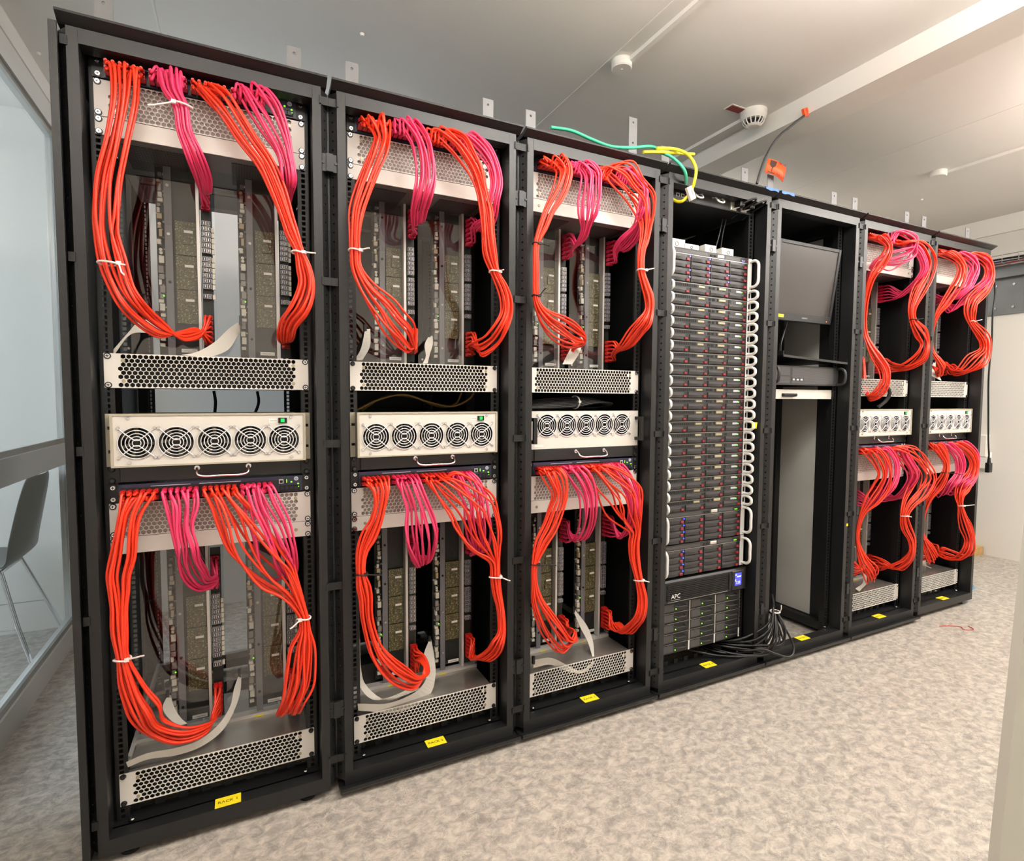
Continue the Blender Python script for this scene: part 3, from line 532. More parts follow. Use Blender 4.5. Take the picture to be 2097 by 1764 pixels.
MB().tube([(90, -120, 432), (-90, -120, 432), (-90, 120, 432), (90, 120, 432), (90, -120, 432)], 8, 8).build('under_frame', 'chrome', t)
for sy in (-1, 1): MB().tube([(150, 190*sy, 200), (-140, 190*sy, 200)], 3, 6).build('stretcher', 'chrome', t)

# ------------------------------------------------------------------ the seven racks (heights above the floor inside a rack)
def z_(rel): return rel + Z0
rack_labels = ['black server rack marked RACK 1 on its bottom rail, leftmost of the row', 'black server rack marked RACK 2, second from the left',
               'black server rack marked RACK 3, third from the left', 'black rack holding the tall stack of servers, fourth from the left',
               'nearly empty black server rack with the monitor, fifth from the left', 'black server rack with red cables, sixth from the left', 'black server rack at the right end of the row']
strip_me = plate(-16, 16, 40, 2030, [ngon(0, 62+25.2*i, 3.1, 8, PI/8) for i in range(78)], 3).mesh('perforated_strip', 'rack_paint')
rail_me = plate(-15, 15, 62, 2012, [[(-4.9, 72+14.82*i), (4.9, 72+14.82*i), (4.9, 82+14.82*i), (-4.9, 82+14.82*i)] for i in range(130)], 2.5)
rail_me.box(13, 15, 0, 45, 62, 2012); rail_me = rail_me.mesh('mounting_rail', 'rack_dark')
post_me = MB().box(-11.5, 11.5, 0, 60, 25, 2035).mesh('post', 'rack_paint')
lip_me = MB().box(-1.5, 1.5, 0, 30, 40, 2030).mesh('edge_lip', 'rack_paint')
rear_post_me = MB().box(-20, 20, 0, 45, 25, 2035).mesh('rear_post', 'rack_dark')
cover_me = MB().prism([(0, 2036), (-56, 2036), (-78, 2048), (-84, 2051), (-84, 2056), (-79, 2059), (-50, 2051), (0, 2047)], 'x', -294, 294).mesh('cover_lip', 'rack_dark')
lower_lip_me = MB().prism([(-20, 22), (-60, 24), (-88, 34), (-88, 24), (-84, 18), (-20, 14)], 'x', -296, 296).mesh('lower_lip', 'rack_paint')
bk = plate(-19, 19, 0, 130, [ngon(0, 112, 4, 10)], 3); bk.box(-19, 19, 0, 40, -3, 0); bracket_me = bk.mesh('top_bracket', 'bracket_paint')
bk = plate(-19, 19, 0, 205, [ngon(0, 187, 4, 10), ngon(0, 112, 4, 10)], 3); tall_bracket_me = bk.mesh('top_bracket', 'bracket_paint')
clip_me = MB().box(-23, .1, -57, -53, -11, 11).box(-25, -20, -64, -52, -11, 11).mesh('clip', 'rack_dark')
jp = MB().prism([(-24, -18), (-20, -24), (20, -24), (24, -18), (24, 18), (20, 24), (-20, 24), (-24, 18)], 'y', -57, -53).box(-9, 9, -63, -57, -24, 24)
for sx in (-17, 17): jp.cyl((sx, -60, 0), (sx, -57, 0), 4, 10)
joint_me = jp.mesh('joining_plate', 'rack_paint')
foot_me = MB().cyl((0, 0, 0), (0, 0, 8), 23, 20).cyl((0, 0, 8), (0, 0, 14), 23, 20, r2=9).cyl((0, 0, 14), (0, 0, 30), 8, 12).mesh('foot', 'black_plastic')
tray = MB().box(-256, 256, -20, 40, 62, 66)
for i in range(9): tray.box(-225+56*i, -203+56*i, 34, 38, 66, 84)
tray_me = tray.mesh('base_strip', 'rack_dark')
screw_w = MB().cyl((0, -4.5, 0), (0, 0, 0), 5.2, 12, r2=7).box(-3.6, 3.6, -4.9, -4.4, -.8, .8, 1).box(-.8, .8, -4.9, -4.4, -3.6, 3.6, 1).cyl((0, -1.5, 0), (0, 0, 0), 8, 12, m=1).mesh('screw', ['chrome', 'black_plastic'])
screw_b = MB().cyl((0, -5, 0), (0, 0, 0), 5.5, 12, r2=7.5).cyl((0, -5.6, 0), (0, -4.5, 0), 3, 6, m=1).mesh('screw', ['black_plastic', 'server_grey'])
rivet_me = MB().cyl((0, -2, 0), (0, 0, 0), 4.2, 10, r2=5).mesh('rivet', 'gold')
RACKS = []
def make_rack(k):
    t = thing('server_rack', rack_labels[k], 'server rack', (600*k, 0, FL), 'row of black server racks')
    for s in (-1, 1):
        put('front_post', post_me, t, (s*267.5, -60, 0)); put('edge_lip', lip_me, t, (s*298, -36, 0)); put('perforated_strip', strip_me, t, (s*289, -47, 0), (0, 0, s*math.radians(51)))
        put('mounting_rail', rail_me, t, (s*236, 3, 0)).scale = (s, 1, 1)
        put('rear_rail', rail_me, t, (s*236, 720, 0)).scale = (s, 1, 1); put('rear_post', rear_post_me, t, (s*277, 890, 0))
        MB().box(s*277-20, s*277+20, 0, 890, 1996, 2035).build('top_side_rail', 'rack_dark', t)
        MB().box(s*277-20, s*277+20, 0, 890, 25, 66).build('bottom_side_rail', 'rack_dark', t)
        MB().box(s*277-18, s*277+18, 330, 350, 66, 1996).build('middle_post', 'rack_dark', t)
        for y in (-18, 900):
            put('foot', foot_me, t, (s*218, y, 0))
    MB().box(-257, 257, -60, -15, 2000, 2035).build('top_rail', 'rack_paint', t)
    MB().box(-257, 257, -60, -15, 25, 66).build('bottom_rail', 'rack_paint', t)
    MB().box(-257, 257, 895, 935, 1998, 2035).build('rear_top_rail', 'rack_dark', t); MB().box(-257, 257, 895, 935, 25, 66).build('rear_bottom_rail', 'rack_dark', t)
    mb = plate(-296, 296, 0, 935, [[(-222+52*i, 27), (-192+52*i, 27), (-192+52*i, 32), (-222+52*i, 32)] for i in range(9)], 6)
    r = mb.build('roof_panel', 'rack_dark', t, (0, 0, 2042), (-PI/2, 0, 0))
    put('cover_lip', cover_me, t)
    if k not in (0, 6): put('lower_lip', lower_lip_me, t)
    put('top_bracket', bracket_me, t, (-220, 30, 2044)); put('top_bracket', tall_bracket_me if k == 2 else bracket_me, t, (220, 30, 2044))
    if k != 4: put('base_strip', tray_me, t)
    for x in (-215, 215): put('screw', screw_w, t, (x, -8, 70), (-PI/2, 0, 0))
    g = MB().box(-32, 32, -57, -18, 66, 66.8).build('rack_tag', 'tag_yellow', t, (10, 0, 0)); g['label'] = 'yellow rack name tag'
    put('lettering', text_mesh('RACK %d' % (k+1), 15, 'ink'), g, (0, -38, 67))
    for z in (1896, 1405, 946, 530, 8):
        if k < 6: put('clip', clip_me, t, (299.7, 0, z_(z)))
        if k > 0: put('clip', clip_me, t, (-299.7, 0, z_(z))).scale = (-1, 1, 1)
    if k < 6:
        for z, nm in ((1731, 'upper'), (160, 'lower')):
            tag(put('joining_plate', joint_me, None, (600*k+300, 0, z_(z))), 'black %s joining plate bolted between the %s and the %s' % (nm, WHERE[k], WHERE[k+1]), 'bracket', 'joining plates between the racks')
    sheet = 'inner_sheet' if k in (4,) else 'rack_dark'
    if k < 6: MB().box(297, 299.6, 128, 890, 70, 1990).build('divider_sheet', sheet, t); MB().box(294, 299.6, 2, 128, 70, 1990).build('divider_frame', 'rack_dark', t)
    if k in (1, 2, 3, 5, 6): MB().box(-257, 257, 905, 912, 66, 1998).build('rear_door', 'rack_dark', t)
    if k == 0:
        MB().box(-307, -301, -76, 930, 2, 2030).box(-307, -291, -78, -73, 2, 2030).build('side_panel', 'rack_paint', t)
        for z in (1896, 1405, 946, 530, 8): MB().box(-290, -276, -63, -40, z_(z)-11, z_(z)+11).build('clip', 'rack_dark', t)
    if k == 6: MB().box(297, 300, 0, 930, 30, 2030).build('side_panel', 'rack_dark', t)
    RACKS.append(t); return t
for k in range(7): make_rack(k)
MB().box(270, 282, -61.5, -60, z_(478)-6, z_(478)+6).build('small_tag', 'tag_yellow', RACKS[4])
MB().cyl((246, -57, -9), (246, -20, -9), 9, 10).cyl((262, -50, -12), (262, -20, -12), 7, 10).build('levelling_bolt', 'chrome', RACKS[3], (0, 0, 14))

# ------------------------------------------------------------------ vent panels and trays
def hexes(rows, cols, z0, skip=()):
    out = []
    for r in range(rows):
        for c in range(cols):
            if (r, c) in skip: continue
            out.append(ngon(-207+12.2*c+(6.1 if r % 2 else 0), z0+10.3*r, 6.05, 6, PI/6))
    return out
hex_me = plate(-241.3, 241.3, 1, 87.9, hexes(8, 34, 8.4, {(1, 0), (6, 0), (1, 33), (6, 33)}), 2.5).mesh('vent_panel', 'panel_beige')
blank_me = MB().bbox(-241.3, 241.3, 0, 2.5, .6, 43.8, .6).mesh('blank_panel', 'panel_beige')
gback_me = MB().box(-216, 216, 7, 9, 3, 86).mesh('grille_backing', 'grille_back')
hous_me = MB().box(-218, 218, 30, 420, 4, 85).mesh('fan_housing', 'black_void')
ttop_me = MB().box(-222, 222, 2.5, 330, 86, 87.2).box(-222, -220.8, 2.5, 330, 2, 86).box(220.8, 222, 2.5, 330, 2, 86).mesh('tray_top', 'tray_metal')
chas_me = MB().box(-219, 219, 10, 520, 2, 130, 0).mesh('chassis', 'chassis_grey')
perf_me = MB().box(-195, -55, 40, 210, 0, 1.8).box(55, 195, 40, 210, 0, 1.8).box(-195, 195, 260, 300, 0, 1.8).box(-195, 195, 330, 470, 0, 1.8).mesh('perforation', 'perforated_steel')
def vent_tray(k, z, half, sc):
    t = thing('vent_tray', 'beige honeycomb vent panel of the %s tray in the %s' % (half, WHERE[k]), 'vent panel', (600*k, 0, z), 'honeycomb vent panels')
    p = put('vent_panel', hex_me, t); put('fan_housing', hous_me, t); put('tray_top', ttop_me, t)
    for x in (-233, 233):
        for zz in (8, 81): put('screw', sc, p, (x, 0, zz))
    for x in (-201, 201):
        for zz in (18.7, 70.2): put('rivet', rivet_me, p, (x, .5, zz))
def vent_chassis(k, z, half):
    t = thing('vent_chassis', 'honeycomb chassis with blank strip under the %s switch in the %s' % (half, WHERE[k]), 'chassis', (600*k, 0, z), 'honeycomb chassis')
    p = put('vent_panel', hex_me, t, (0, 0, 44.5)); put('grille_backing', gback_me, p)
    q = put('blank_panel', blank_me, t)
    for x in (-233, 233):
        for zz in (8, 81): put('screw', screw_w, p, (x, 0, zz))
        for zz in (7, 37): put('screw', screw_w, q, (x, 0, zz))
    for x in (-201, 201):
        put('rivet', rivet_me, q, (x, 0, 22)); put('rivet', rivet_me, p, (x, .5, 18.7)); put('rivet', rivet_me, p, (x, .5, 70.2))
    c = put('chassis', chas_me, t); put('perforation', perf_me, c)
COMP = (0, 1, 2, 5, 6)
for k in COMP:
    vent_tray(k, 0, 'lower', screw_b if k < 2 else screw_w); vent_tray(k, 1099, 'upper', screw_w if k in (0, 2, 5) else screw_b)
    vent_chassis(k, 672, 'lower'); vent_chassis(k, 1720, 'upper')

# ------------------------------------------------------------------ five-fan units
def guard(R=40):
    mb = MB()
    for i, r in enumerate((R, R*.8, R*.6, R*.41, R*.23)): mb.ring((0, -3, 0), r, 1.25, 'y', 32 if i < 3 else 20, 5)
    mb.tube([(-R*.95, -1.5, R*.93), (-R*.6, -4.5, R*.58), (-R*.1, -4.5, R*.16), (R*.1, -4.5, R*.16), (R*.6, -4.5, R*.58), (R*.95, -1.5, R*.93)], 1.5, 5)
    mb.tube([(-R*.95, -1.5, -R*.93), (-R*.6, -4.5, -R*.58), (-R*.1, -4.5, -R*.16), (R*.1, -4.5, -R*.16), (R*.6, -4.5, -R*.58), (R*.95, -1.5, -R*.93)], 1.5, 5)
    return mb.mesh('fan_guard', 'guard_wire')
guard_me = guard()
gscrew_me = MB().cyl((0, -3.2, 0), (0, 0, 0), 3.4, 10, r2=4.6).mesh('guard_screw', 'chrome')
fr = MB().cyl((0, 20, 0), (0, 30, 0), 15, 16)
for i in range(7):
    a = 2*PI*i/7
    fr.add([(14*math.cos(a), 18, 14*math.sin(a)), (37*math.cos(a+.1), 16, 37*math.sin(a+.1)), (37*math.cos(a+.75), 30, 37*math.sin(a+.75)), (14*math.cos(a+.6), 30, 14*math.sin(a+.6))], [(0, 1, 2, 3)])
rotor_me = fr.mesh('rotor', 'black_plastic')
wl = MB().box(-42, 42, 38, 40, -42, 42); n_ = 32
cs_ = [(41*math.cos(2*PI*i/n_), 41*math.sin(2*PI*i/n_)) for i in range(n_)]
wl.add([(x, 3, z) for x, z in cs_]+[(x, 39, z) for x, z in cs_], [(i, (i+1) % n_, n_+(i+1) % n_, n_+i) for i in range(n_)])
well_me = wl.mesh('fan_well', 'black_void')
FX = [-173, -87, 0, 86, 171]
faceA = plate(-222, 222, 4, 130, [ngon(x, 61, 40.5, 32) for x in FX], 3).mesh('front_plate', 'fan_face')
earA = plate(-243, 243, 0, 134.5, [[(s*233-6, z-4), (s*233+6, z-4), (s*233+6, z+4), (s*233-6, z+4)] for s in (-1, 1) for z in (38, 98)], 3).mesh('ear_plate', 'fan_ear')
rimA = MB().box(-228, 228, -36, 0, 0, 4).box(-228, 228, -36, 0, 130, 134.5).box(-228, -222, -36, 0, 4, 130).box(222, 228, -36, 0, 4, 130).mesh('rim', 'fan_ear')
bodyA = MB().box(-220, 220, 44, 330, 4, 130).mesh('body', 'fan_ear')
faceB = plate(-241, 241, 0, 134.5, [ngon(x, 83, 40.5, 32) for x in (-165, -82, 0, 82, 163)], 3).mesh('front_plate', 'fan_face')
for k in COMP:
    st = 'wide flat' if k == 2 else 'five-fan'
    t = thing('fan_unit', ('beige five-fan unit with black side handles in the %s' if k == 2 else 'beige five-fan unit with green rocker switch in the %s') % WHERE[k], 'fan unit', (600*k, 0, 900), 'five-fan units')
    if k != 2:
        put('ear_plate', earA, t); put('rim', rimA, t); y0 = -33; xs, zc = FX, 61
        p = put('front_plate', faceA, t, (0, y0, 0)); put('body', bodyA, t, (0, -33, 0))
        r = MB().box(-11, 11, -4, 0, -7.5, 7.5).build('rocker_switch', 'black_plastic', t, (168, y0, 114)); MB().bbox(-5, 5, -7, -4, -5, 5, 1.5).build('rocker', 'switch_green', r)
        l = MB().box(-11, 11, -.6, 0, -5, 5).build('switch_label', 'label_white', t, (144, y0, 113)); put('lettering', text_mesh('ON/OFF', 4.6, 'ink'), l, (0, -.7, 0), (PI/2, 0, 0))
        for x, z in ((-190, 123), (190, 123), (-190, 11), (190, 11)): put('screw', gscrew_me, t, (x, y0, z))
    else:
        y0 = -3; xs, zc = (-165, -82, 0, 82, 163), 83
        p = put('front_plate', faceB, t, (0, y0, 0)); put('body', bodyA, t)
        for s in (-1, 1):
            MB().box(-7, 7, -38, -28, 22, 112).box(-6, 6, -34, 0, 22, 34).box(-6, 6, -34, 0, 100, 112).build('side_handle', 'black_plastic', t, (s*230 if s < 0 else 232, y0, 0))
        MB().box(-18, 18, -.5, 0, -4, 4).build('serial_label', 'label_white', t, (-196, y0, 12))
    for x in xs:
        f = put('fan_guard', guard_me, t, (x, y0, zc))
        for sx in (-1, 1):
            for sz in (-1, 1): put('guard_screw', gscrew_me, f, (sx*38.5, 0, sz*37.5))
        q = put('fan_rotor', rotor_me, t, (x, y0, zc), (0, random.random()*3, 0)); put('fan_well', well_me, t, (x, y0, zc))

# ------------------------------------------------------------------ black blanking drawer and network switch
bow_me = MB().tube(smooth_path([(-62, 0, 10), (-62, -14, 8), (-60, -26, -4), (-48, -30, -9), (0, -31, -9), (48, -30, -9), (60, -26, -4), (62, -14, 8), (62, 0, 10)], 4), 3.2, 8).cyl((-62, -2, 10), (-62, 0, 10), 7, 10).cyl((62, -2, 10), (62, 0, 10), 7, 10).mesh('bow_handle', 'chrome')
NX = []
for c in range(24): NX.append(-208 + 14.2*c + (c//6)*5.0)
portm = MB()
for x in NX:
    for z in (9.5, 25): portm.box(x-6.2, x+6.2, -.8, 1.5, z-6, z+6)
port_me = portm.mesh('ports', 'black_void')
for k in COMP:
    t = thing('blank_drawer', 'black blank drawer with chrome bow handle in the %s' % WHERE[k], 'drawer', (600*k, 0, 858), 'black drawers with bow handles')
    MB().box(-241, 241, -2, 1, .5, 41).build('ear_plate', 'black_plastic', t); MB().bbox(-215, 216, -6, -2, 1, 40.5, 1).build('front', 'rack_paint', t)
    put('bow_handle', bow_me, t, (18, -6, 20))
    for s in (-1, 1):
        for z in (6, 35): put('screw', screw_b, t, (s*232, -2, z))
    for half, z in (('lower', 809), ('upper', 1855)):
        t = thing('network_switch', 'dark blue network switch full of cables, %s one in the %s' % (half, WHERE[k]), 'network switch', (600*k, 0, z), 'dark blue network switches')
        MB().box(-219, 219, -6, 300, 0, 44).build('case', 'switch_blue', t)
        MB().box(-215, 155, -7.5, -5.5, 1.5, 35).build('port_panel', 'switch_dark', t); put('ports', port_me, t, (0, -8, 0))['kind'] = 'stuff'
        for s in (-1, 1):
            e = MB().box(-12, 12, -3, 0, 0, 44).build('ear', 'black_plastic', t, (s*231, 0, 0))
            for zz in (7, 37): put('screw', screw_w, e, (0, -3, zz))
        MB().box(158, 212, -8, -6, 3, 18).build('uplink_cage', 'black_void', t)
        for i in range(4): MB().box(160+12.5*i, 170.5+12.5*i, -10, -8, 5, 15).build('uplink_slot', 'switch_dark', t)
        MB().box(157, 169, -8, -6, 24, 36).build('console_port', 'port_metal', t); MB().box(159, 167, -8.6, -8, 25.5, 33).build('console_hole', 'black_void', t)
        MB().box(174, 181, -8, -6, 23, 37).build('display', 'switch_dark', t); MB().box(176.5, 178.5, -8.6, -8, 26, 35).build('digit', 'led_green', t)
        for x, zz in ((190, 27), (208, 21), (208, 13)): MB().box(x-2, x+2, -8.6, -6, zz-1.6, zz+1.6).build('led', 'led_green', t)
        MB().cyl((203, -7.2, 36), (203, -6, 36), 6, 16).build('logo', 'logo_grey', t)
        put('logo_letters', text_mesh('hp', 7.5, 'switch_blue'), t, (203, -7.4, 36), (PI/2, 0, 0))
        MB().box(-150, -60, -8, -7.4, 36.5, 38).box(-40, 60, -8, -7.4, 36.5, 38).build('printed_line', 'logo_grey', t)

# ------------------------------------------------------------------ card cages, boards, clear covers
comp = MB()
rnd = random.Random(3)
z = 30
while z < 520:
    h = rnd.choice((6, 9, 14, 20)); wd = rnd.choice((7, 9, 12)); mi = rnd.choice((0, 0, 1, 2))
    x = -101+rnd.random()*6
    if h < 9: comp.cyl((x, 150, z), (x, 160, z), 4.5, 8, mi)
    else: comp.box(x-wd/2, x+wd/2, 148, 162, z, z+h, mi)
    z += h + rnd.choice((2, 3, 8))
for i in range(70):
    x = -106+rnd.random()*34; zz = 20+rnd.random()*500; s = 1+rnd.random()*2.2; comp.box(x-s, x+s, 160, 166, zz-s, zz+s, rnd.choice((0, 1, 2, 2)))
comp_me = comp.mesh('components', ['component_white', 'component_tan', 'chassis_grey'])
back_me = MB().box(-108, -2, 167, 170, 6, 535).mesh('carrier_board', 'pcb_dark')
strip2_me = MB().box(-86, -68, 146, 150, 0, 545).mesh('metal_strip', 'board_strip')
edge_me = MB().box(-8, 0, 136, 165, 0, 545).mesh('edge_bar', 'aluminium')
pcb_me = MB().box(-62, -10, 158, 161, 0, 94).box(-44, -18, 155, 158, 30, 60).mesh('processor_card', 'pcb_gold')
tagw_me = MB().box(-40, -18, 153.6, 155, 62, 69).mesh('card_label', 'label_white')
bl_me = MB().box(-54, -14, 152, 154, 16, 26).box(-48, -20, 151.6, 152, 20, 21.4, 1).mesh('name_label', ['label_white', 'chassis_grey'])
conn_me = MB().box(3, 31, 148, 152, 10, 530).mesh('connector_board', 'pcb_dark')
sp = MB()
for x in (11, 22):
    sp.box(x-5, x+5, 134, 148, -6.2, 6.2).box(x-4, x+4, 133.4, 134, -5.2, 5.2, 1).box(x-1.2, x+1.2, 133, 133.4, -3.4, 3.4)
socket_me = sp.mesh('socket_pair', ['port_metal', 'socket_blue'])
shield_me = MB().box(29, 36, 142, 150, -7, 6).mesh('shield', 'component_white')
SZ = [385-15.5*i for i in range(6)] + [284-15.5*i for i in range(6)] + [178]
EDGE = (-31, 175)
BASE = {0: 1190, 1: 100}
bscrew = MB().cyl((0, -3, 0), (0, 0, 0), 4, 10).mesh('screw', 'steel'); bscrew_d = MB().cyl((0, -2, 0), (0, 0, 0), 4, 10).mesh('screw', 'black_void')
side = ('left', 'right'); HN = ('upper', 'lower')
for k in COMP:
    for h in (0, 1):
        zb = BASE[h]
        t = thing('card_cage', 'metal card cage frame behind the cables, %s half of the %s' % (HN[h], WHERE[k]), 'card cage', (600*k, 0, zb-26), 'card cages')
        MB().box(-226, 222, 138, 166, 0, 24).build('front_bar', 'aluminium', t)
        MB().box(-226, 222, 150, 166, 571, 596).build('top_bar', 'rack_dark', t)
        for s in (-1, 1):
            a = MB().box(-4, 4, 60 if (s < 0 and h == 1) else 150, 640, 4, 26).build('side_arm', 'aluminium', t, (s*228, 0, 0))
            put('screw', bscrew_d, a, (0, 62, 22) if h == 1 and s < 0 else (0, 150, 22))
        MB().box(-226, 222, 620, 640, 0, 24).build('rear_bar', 'aluminium' if k == 0 else 'rack_dark', t)
        for x in ((-90, 95) if h else (-70, 105)): MB().box(x-12, x+12, 137.4, 138, 9, 17).build('bar_label', 'tag_yellow', t)
        for c in (0, 1):
            b = thing('board_column', '%s column of processor cards, %s half of the %s' % (side[c], HN[h], WHERE[k]), 'circuit board', (600*k+EDGE[c], 0, zb), 'processor board columns')
            put('carrier_board', back_me, b); put('metal_strip', strip2_me, b); put('edge_bar', edge_me, b); put('connector_board', conn_me, b)
            q = put('components', comp_me, b); q['kind'] = 'stuff'
            for i in range(3):
                pc = put('processor_card', pcb_me, b, (0, 0, 100+97*i)); put('card_label', tagw_me, pc)
            put('name_label', bl_me, b)
            for z in (62, 212, 345, 479): put('screw', bscrew if (k+z) % 2 else bscrew_d, b, (-77, 146, z))
            for z in SZ:
                put('socket_pair', socket_me, b, (0, 0, z))
                if k == 0 and z < 380: put('shield', shield_me, b, (0, 0, z))
            MB().cyl((-92, 144, 172), (-92, 146, 172), 2, 8).build('led', 'led_green', b)
            if k == 0 or (h == 0 and k in (1, 2, 5, 6)):
                x0 = 600*k + (-222 if c == 0 else 8); x1 = 600*k + EDGE[c]-9
                cv = thing('clear_cover', 'clear plastic cover on the %s card column, %s half of the %s' % (side[c], HN[h], WHERE[k]), 'cover', ((x0+x1)/2, 132, zb), 'clear plastic card covers')
                MB().box(x0-(x0+x1)/2, x1-(x0+x1)/2, 0, 3, 0, 540).build('sheet', 'perspex', cv)
                for sx in (-1, 1): MB().cyl((0, -2, 0), (0, 0, 0), 3.5, 10).build('fixing', 'steel', cv, (sx*((x1-x0)/2-14), 0, 20))

# ------------------------------------------------------------------ patch cables: twelve in each bundle, each one a thing
plug_meshes = {}
for c in ('orange', 'pink'):
    pm = 'plug_red' if c == 'orange' else 'plug_pink'
    plug_meshes[c] = (MB().box(-5.6, 5.6, -20, 2, -4.6, 4.6).cyl((0, -34, 0), (0, -20, 0), 3.9, 8, r2=5.2).box(-2.6, 2.6, -22, -2, 4.6, 6.6).mesh('switch_plug', pm),
                      MB().box(-4.9, 4.9, -18, 2, -6, 6).cyl((0, -30, 0), (0, -18, 0), 3.9, 8, r2=5).box(-6.2, -4.9, -16, -4, -3, 3).box(4.9, 6.2, -16, -4, -3, 3).mesh('board_plug', pm))
BN = {'O1': ('orange', 'left'), 'P1': ('pink', 'left'), 'O2': ('orange', 'right'), 'P2': ('pink', 'right')}
CR = 3.5
for (k, h, n), pts in BUNDLES.items():
    col, sd = BN[n]; rr = random.Random(k*100+h*10+ord(n[0])+ord(n[1]))
    g = {'O1': 0, 'P1': 1, 'O2': 2, 'P2': 3}[n]; zs = 1855 if h == 0 else 809; c = 0 if n[1] == '1' else 1
    ex = EDGE[c]; zb = BASE[h] + (425 if col == 'pink' else 42); dz = 16 if col == 'pink' else 14.6
    base_o = [(i-5.5)/5.5 for i in range(12)]
    ys = [((i*5) % 12-5.5)/5.5 for i in range(12)]
    ob = Vector((600*k, 0, 0)); sl = abs((600*k-66)/1600.0); dfac = .62+.38*min(1, sl/1.6)
    lab = '%s patch cable in the %s bundle, %s half of the %s' % (col, sd, HN[h], WHERE[k])
    grp = '%s cables of the %s bundle, %s half of the %s' % (col, sd, HN[h], WHERE[k])
    rows = list(range(12)); 
    endslots = [(ex+(11 if i % 2 == 0 else 22), zb+dz*(i//2)) for i in range(12)]
    if rr.random() < .5: endslots = endslots[::-1]
    for i in range(12):
        px = NX[g*6+i//2]; pz = zs + (25 if i % 2 else 9.5)
        ox = max(-1, min(1, base_o[i] + rr.uniform(-.14, .14))); oy = max(-1, min(1, ys[i]+rr.uniform(-.25, .25)))
        q_ = math.hypot(ox, oy)
        if q_ > 1.05: oy *= .7
        ph, ph2, am = rr.random()*6.28, rr.random()*6.28, .1+.24*rr.random()
        P = [Vector((px, -38, pz))]
        up = -16 if h == 0 else -2
        P.append(Vector((px+(pts[0][0]-px)*.12, -58-6*rr.random(), pz+up+4*rr.random())))
        m_ = len(pts)
        for j, (x, y, z, hw) in enumerate(pts):
            a = pts[max(j-1, 0)]; b = pts[min(j+1, m_-1)]
            tx, tz = b[0]-a[0], b[2]-a[2]; L = math.hypot(tx, tz) or 1
            nx, nz = -tz/L, tx/L
            if nx < 0: nx, nz = -nx, -nz
            if j == 0: nx, nz = 1, 0
            o1 = max(-1.05, min(1.05, ox+am*math.sin(ph+j*.55))); o2 = max(-1.05, min(1.05, oy+am*math.sin(ph2+j*.5)))
            d = max(8.5, hw*dfac)*(1.15 if k > 4 else 1); hh = max(8, hw+1.5)*(1.25 if k > 4 else 1)
            qx, qz = x+nx*o1*hh, z+nz*o1*hh
            if j == 0: qx = qx*.5+px*.5; qz += (4 if i % 2 else -5)
            P.append(Vector((qx, y - o2*d*(1 if y < -50 else .6), qz)))
        e = endslots[i]
        P.append(Vector((e[0], 88, e[1]))); P.append(Vector((e[0], 106, e[1])))
        t = thing(col+'_patch_cable', lab, 'cable', (600*k+px, -38, pz), grp)
        O = P[0]; sp_ = smooth_path([p-O for p in P], 5)
        MB().tube(sp_, CR, 6, caps=False).build('jacket', 'cable_'+col, t)
        put('switch_plug', plug_meshes[col][0], t, (0, 28, 0))
        put('board_plug', plug_meshes[col][1], t, (e[0]-O.x, 136+38, e[1]-O.z))

# ribbon cables
for nm, k, secs in RIBBONS:
    L = smooth_path([(a, s, b) for a, b, c, d, s in secs], 5); Rr = smooth_path([(c, s, d) for a, b, c, d, s in secs], 5)
    n = len(L); o = L[0].copy()
    mb = MB().add([p-o for p in L]+[p-o for p in Rr], [(i, i+1, n+i+1, n+i) for i in range(n-1)], 0, False)
    t = thing('ribbon_cable', 'flat grey ribbon cable in the %s of the %s' % (nm + (' half' if ' ' not in nm else ' corner'), WHERE[k]), 'ribbon cable', (600*k+o.x, o.y, o.z), 'grey ribbon cables')
    r = mb.build('band', 'ribbon_grey', t); md = r.modifiers.new('thick', 'SOLIDIFY'); md.thickness = .0014
    MB().box(-4, 4, -6, 4, -14, 14).build('connector', 'black_plastic', t)

# cable ties round the bundles
cnt = {}
for c, k, x, z, r, ex, ez, y in TIES:
    half = 'upper' if z > 1000 else 'lower'; r = max(r+3, 12)
    key = (c, k, half, x > 0); cnt[key] = cnt.get(key, 0)+1
    extra = '' if cnt[key] == 1 else ', lower one'
    lab = '%s cable tie on the %s bundle, %s half of the %s%s' % (c, 'pink' if (k == 0 and abs(z-1789) < 30) else ('right' if x > 0 else 'left'), half, WHERE[k], extra)
    t = thing('cable_tie', lab, 'cable tie', (600*k+x, y, z), 'cable ties')
    mb = MB().tube([(r*math.cos(2*PI*i/20), max(9, r*.75)*math.sin(2*PI*i/20)*1.05, 1.5*math.sin(2*PI*i/20*2)) for i in range(20)], 2.4, 6, closed=True)
    mb.build('loop', 'tie_'+c, t)
    MB().box(-5, 5, -4, 4, -4, 4).build('head', 'tie_'+c, t, ((r if ex > x else -r)*.6, -max(9, r*.75)*.8, 0))
    MB().tube([((r if ex > x else -r)*.6, -max(9, r*.75)*.8, 0), ((ex-x)*.8, -max(9, r*.75)*.8-12, (ez-z)*.8), (ex-x, -max(9, r*.75)*.8-16, ez-z)], 2.2, 5).build('tail', 'tie_'+c, t)

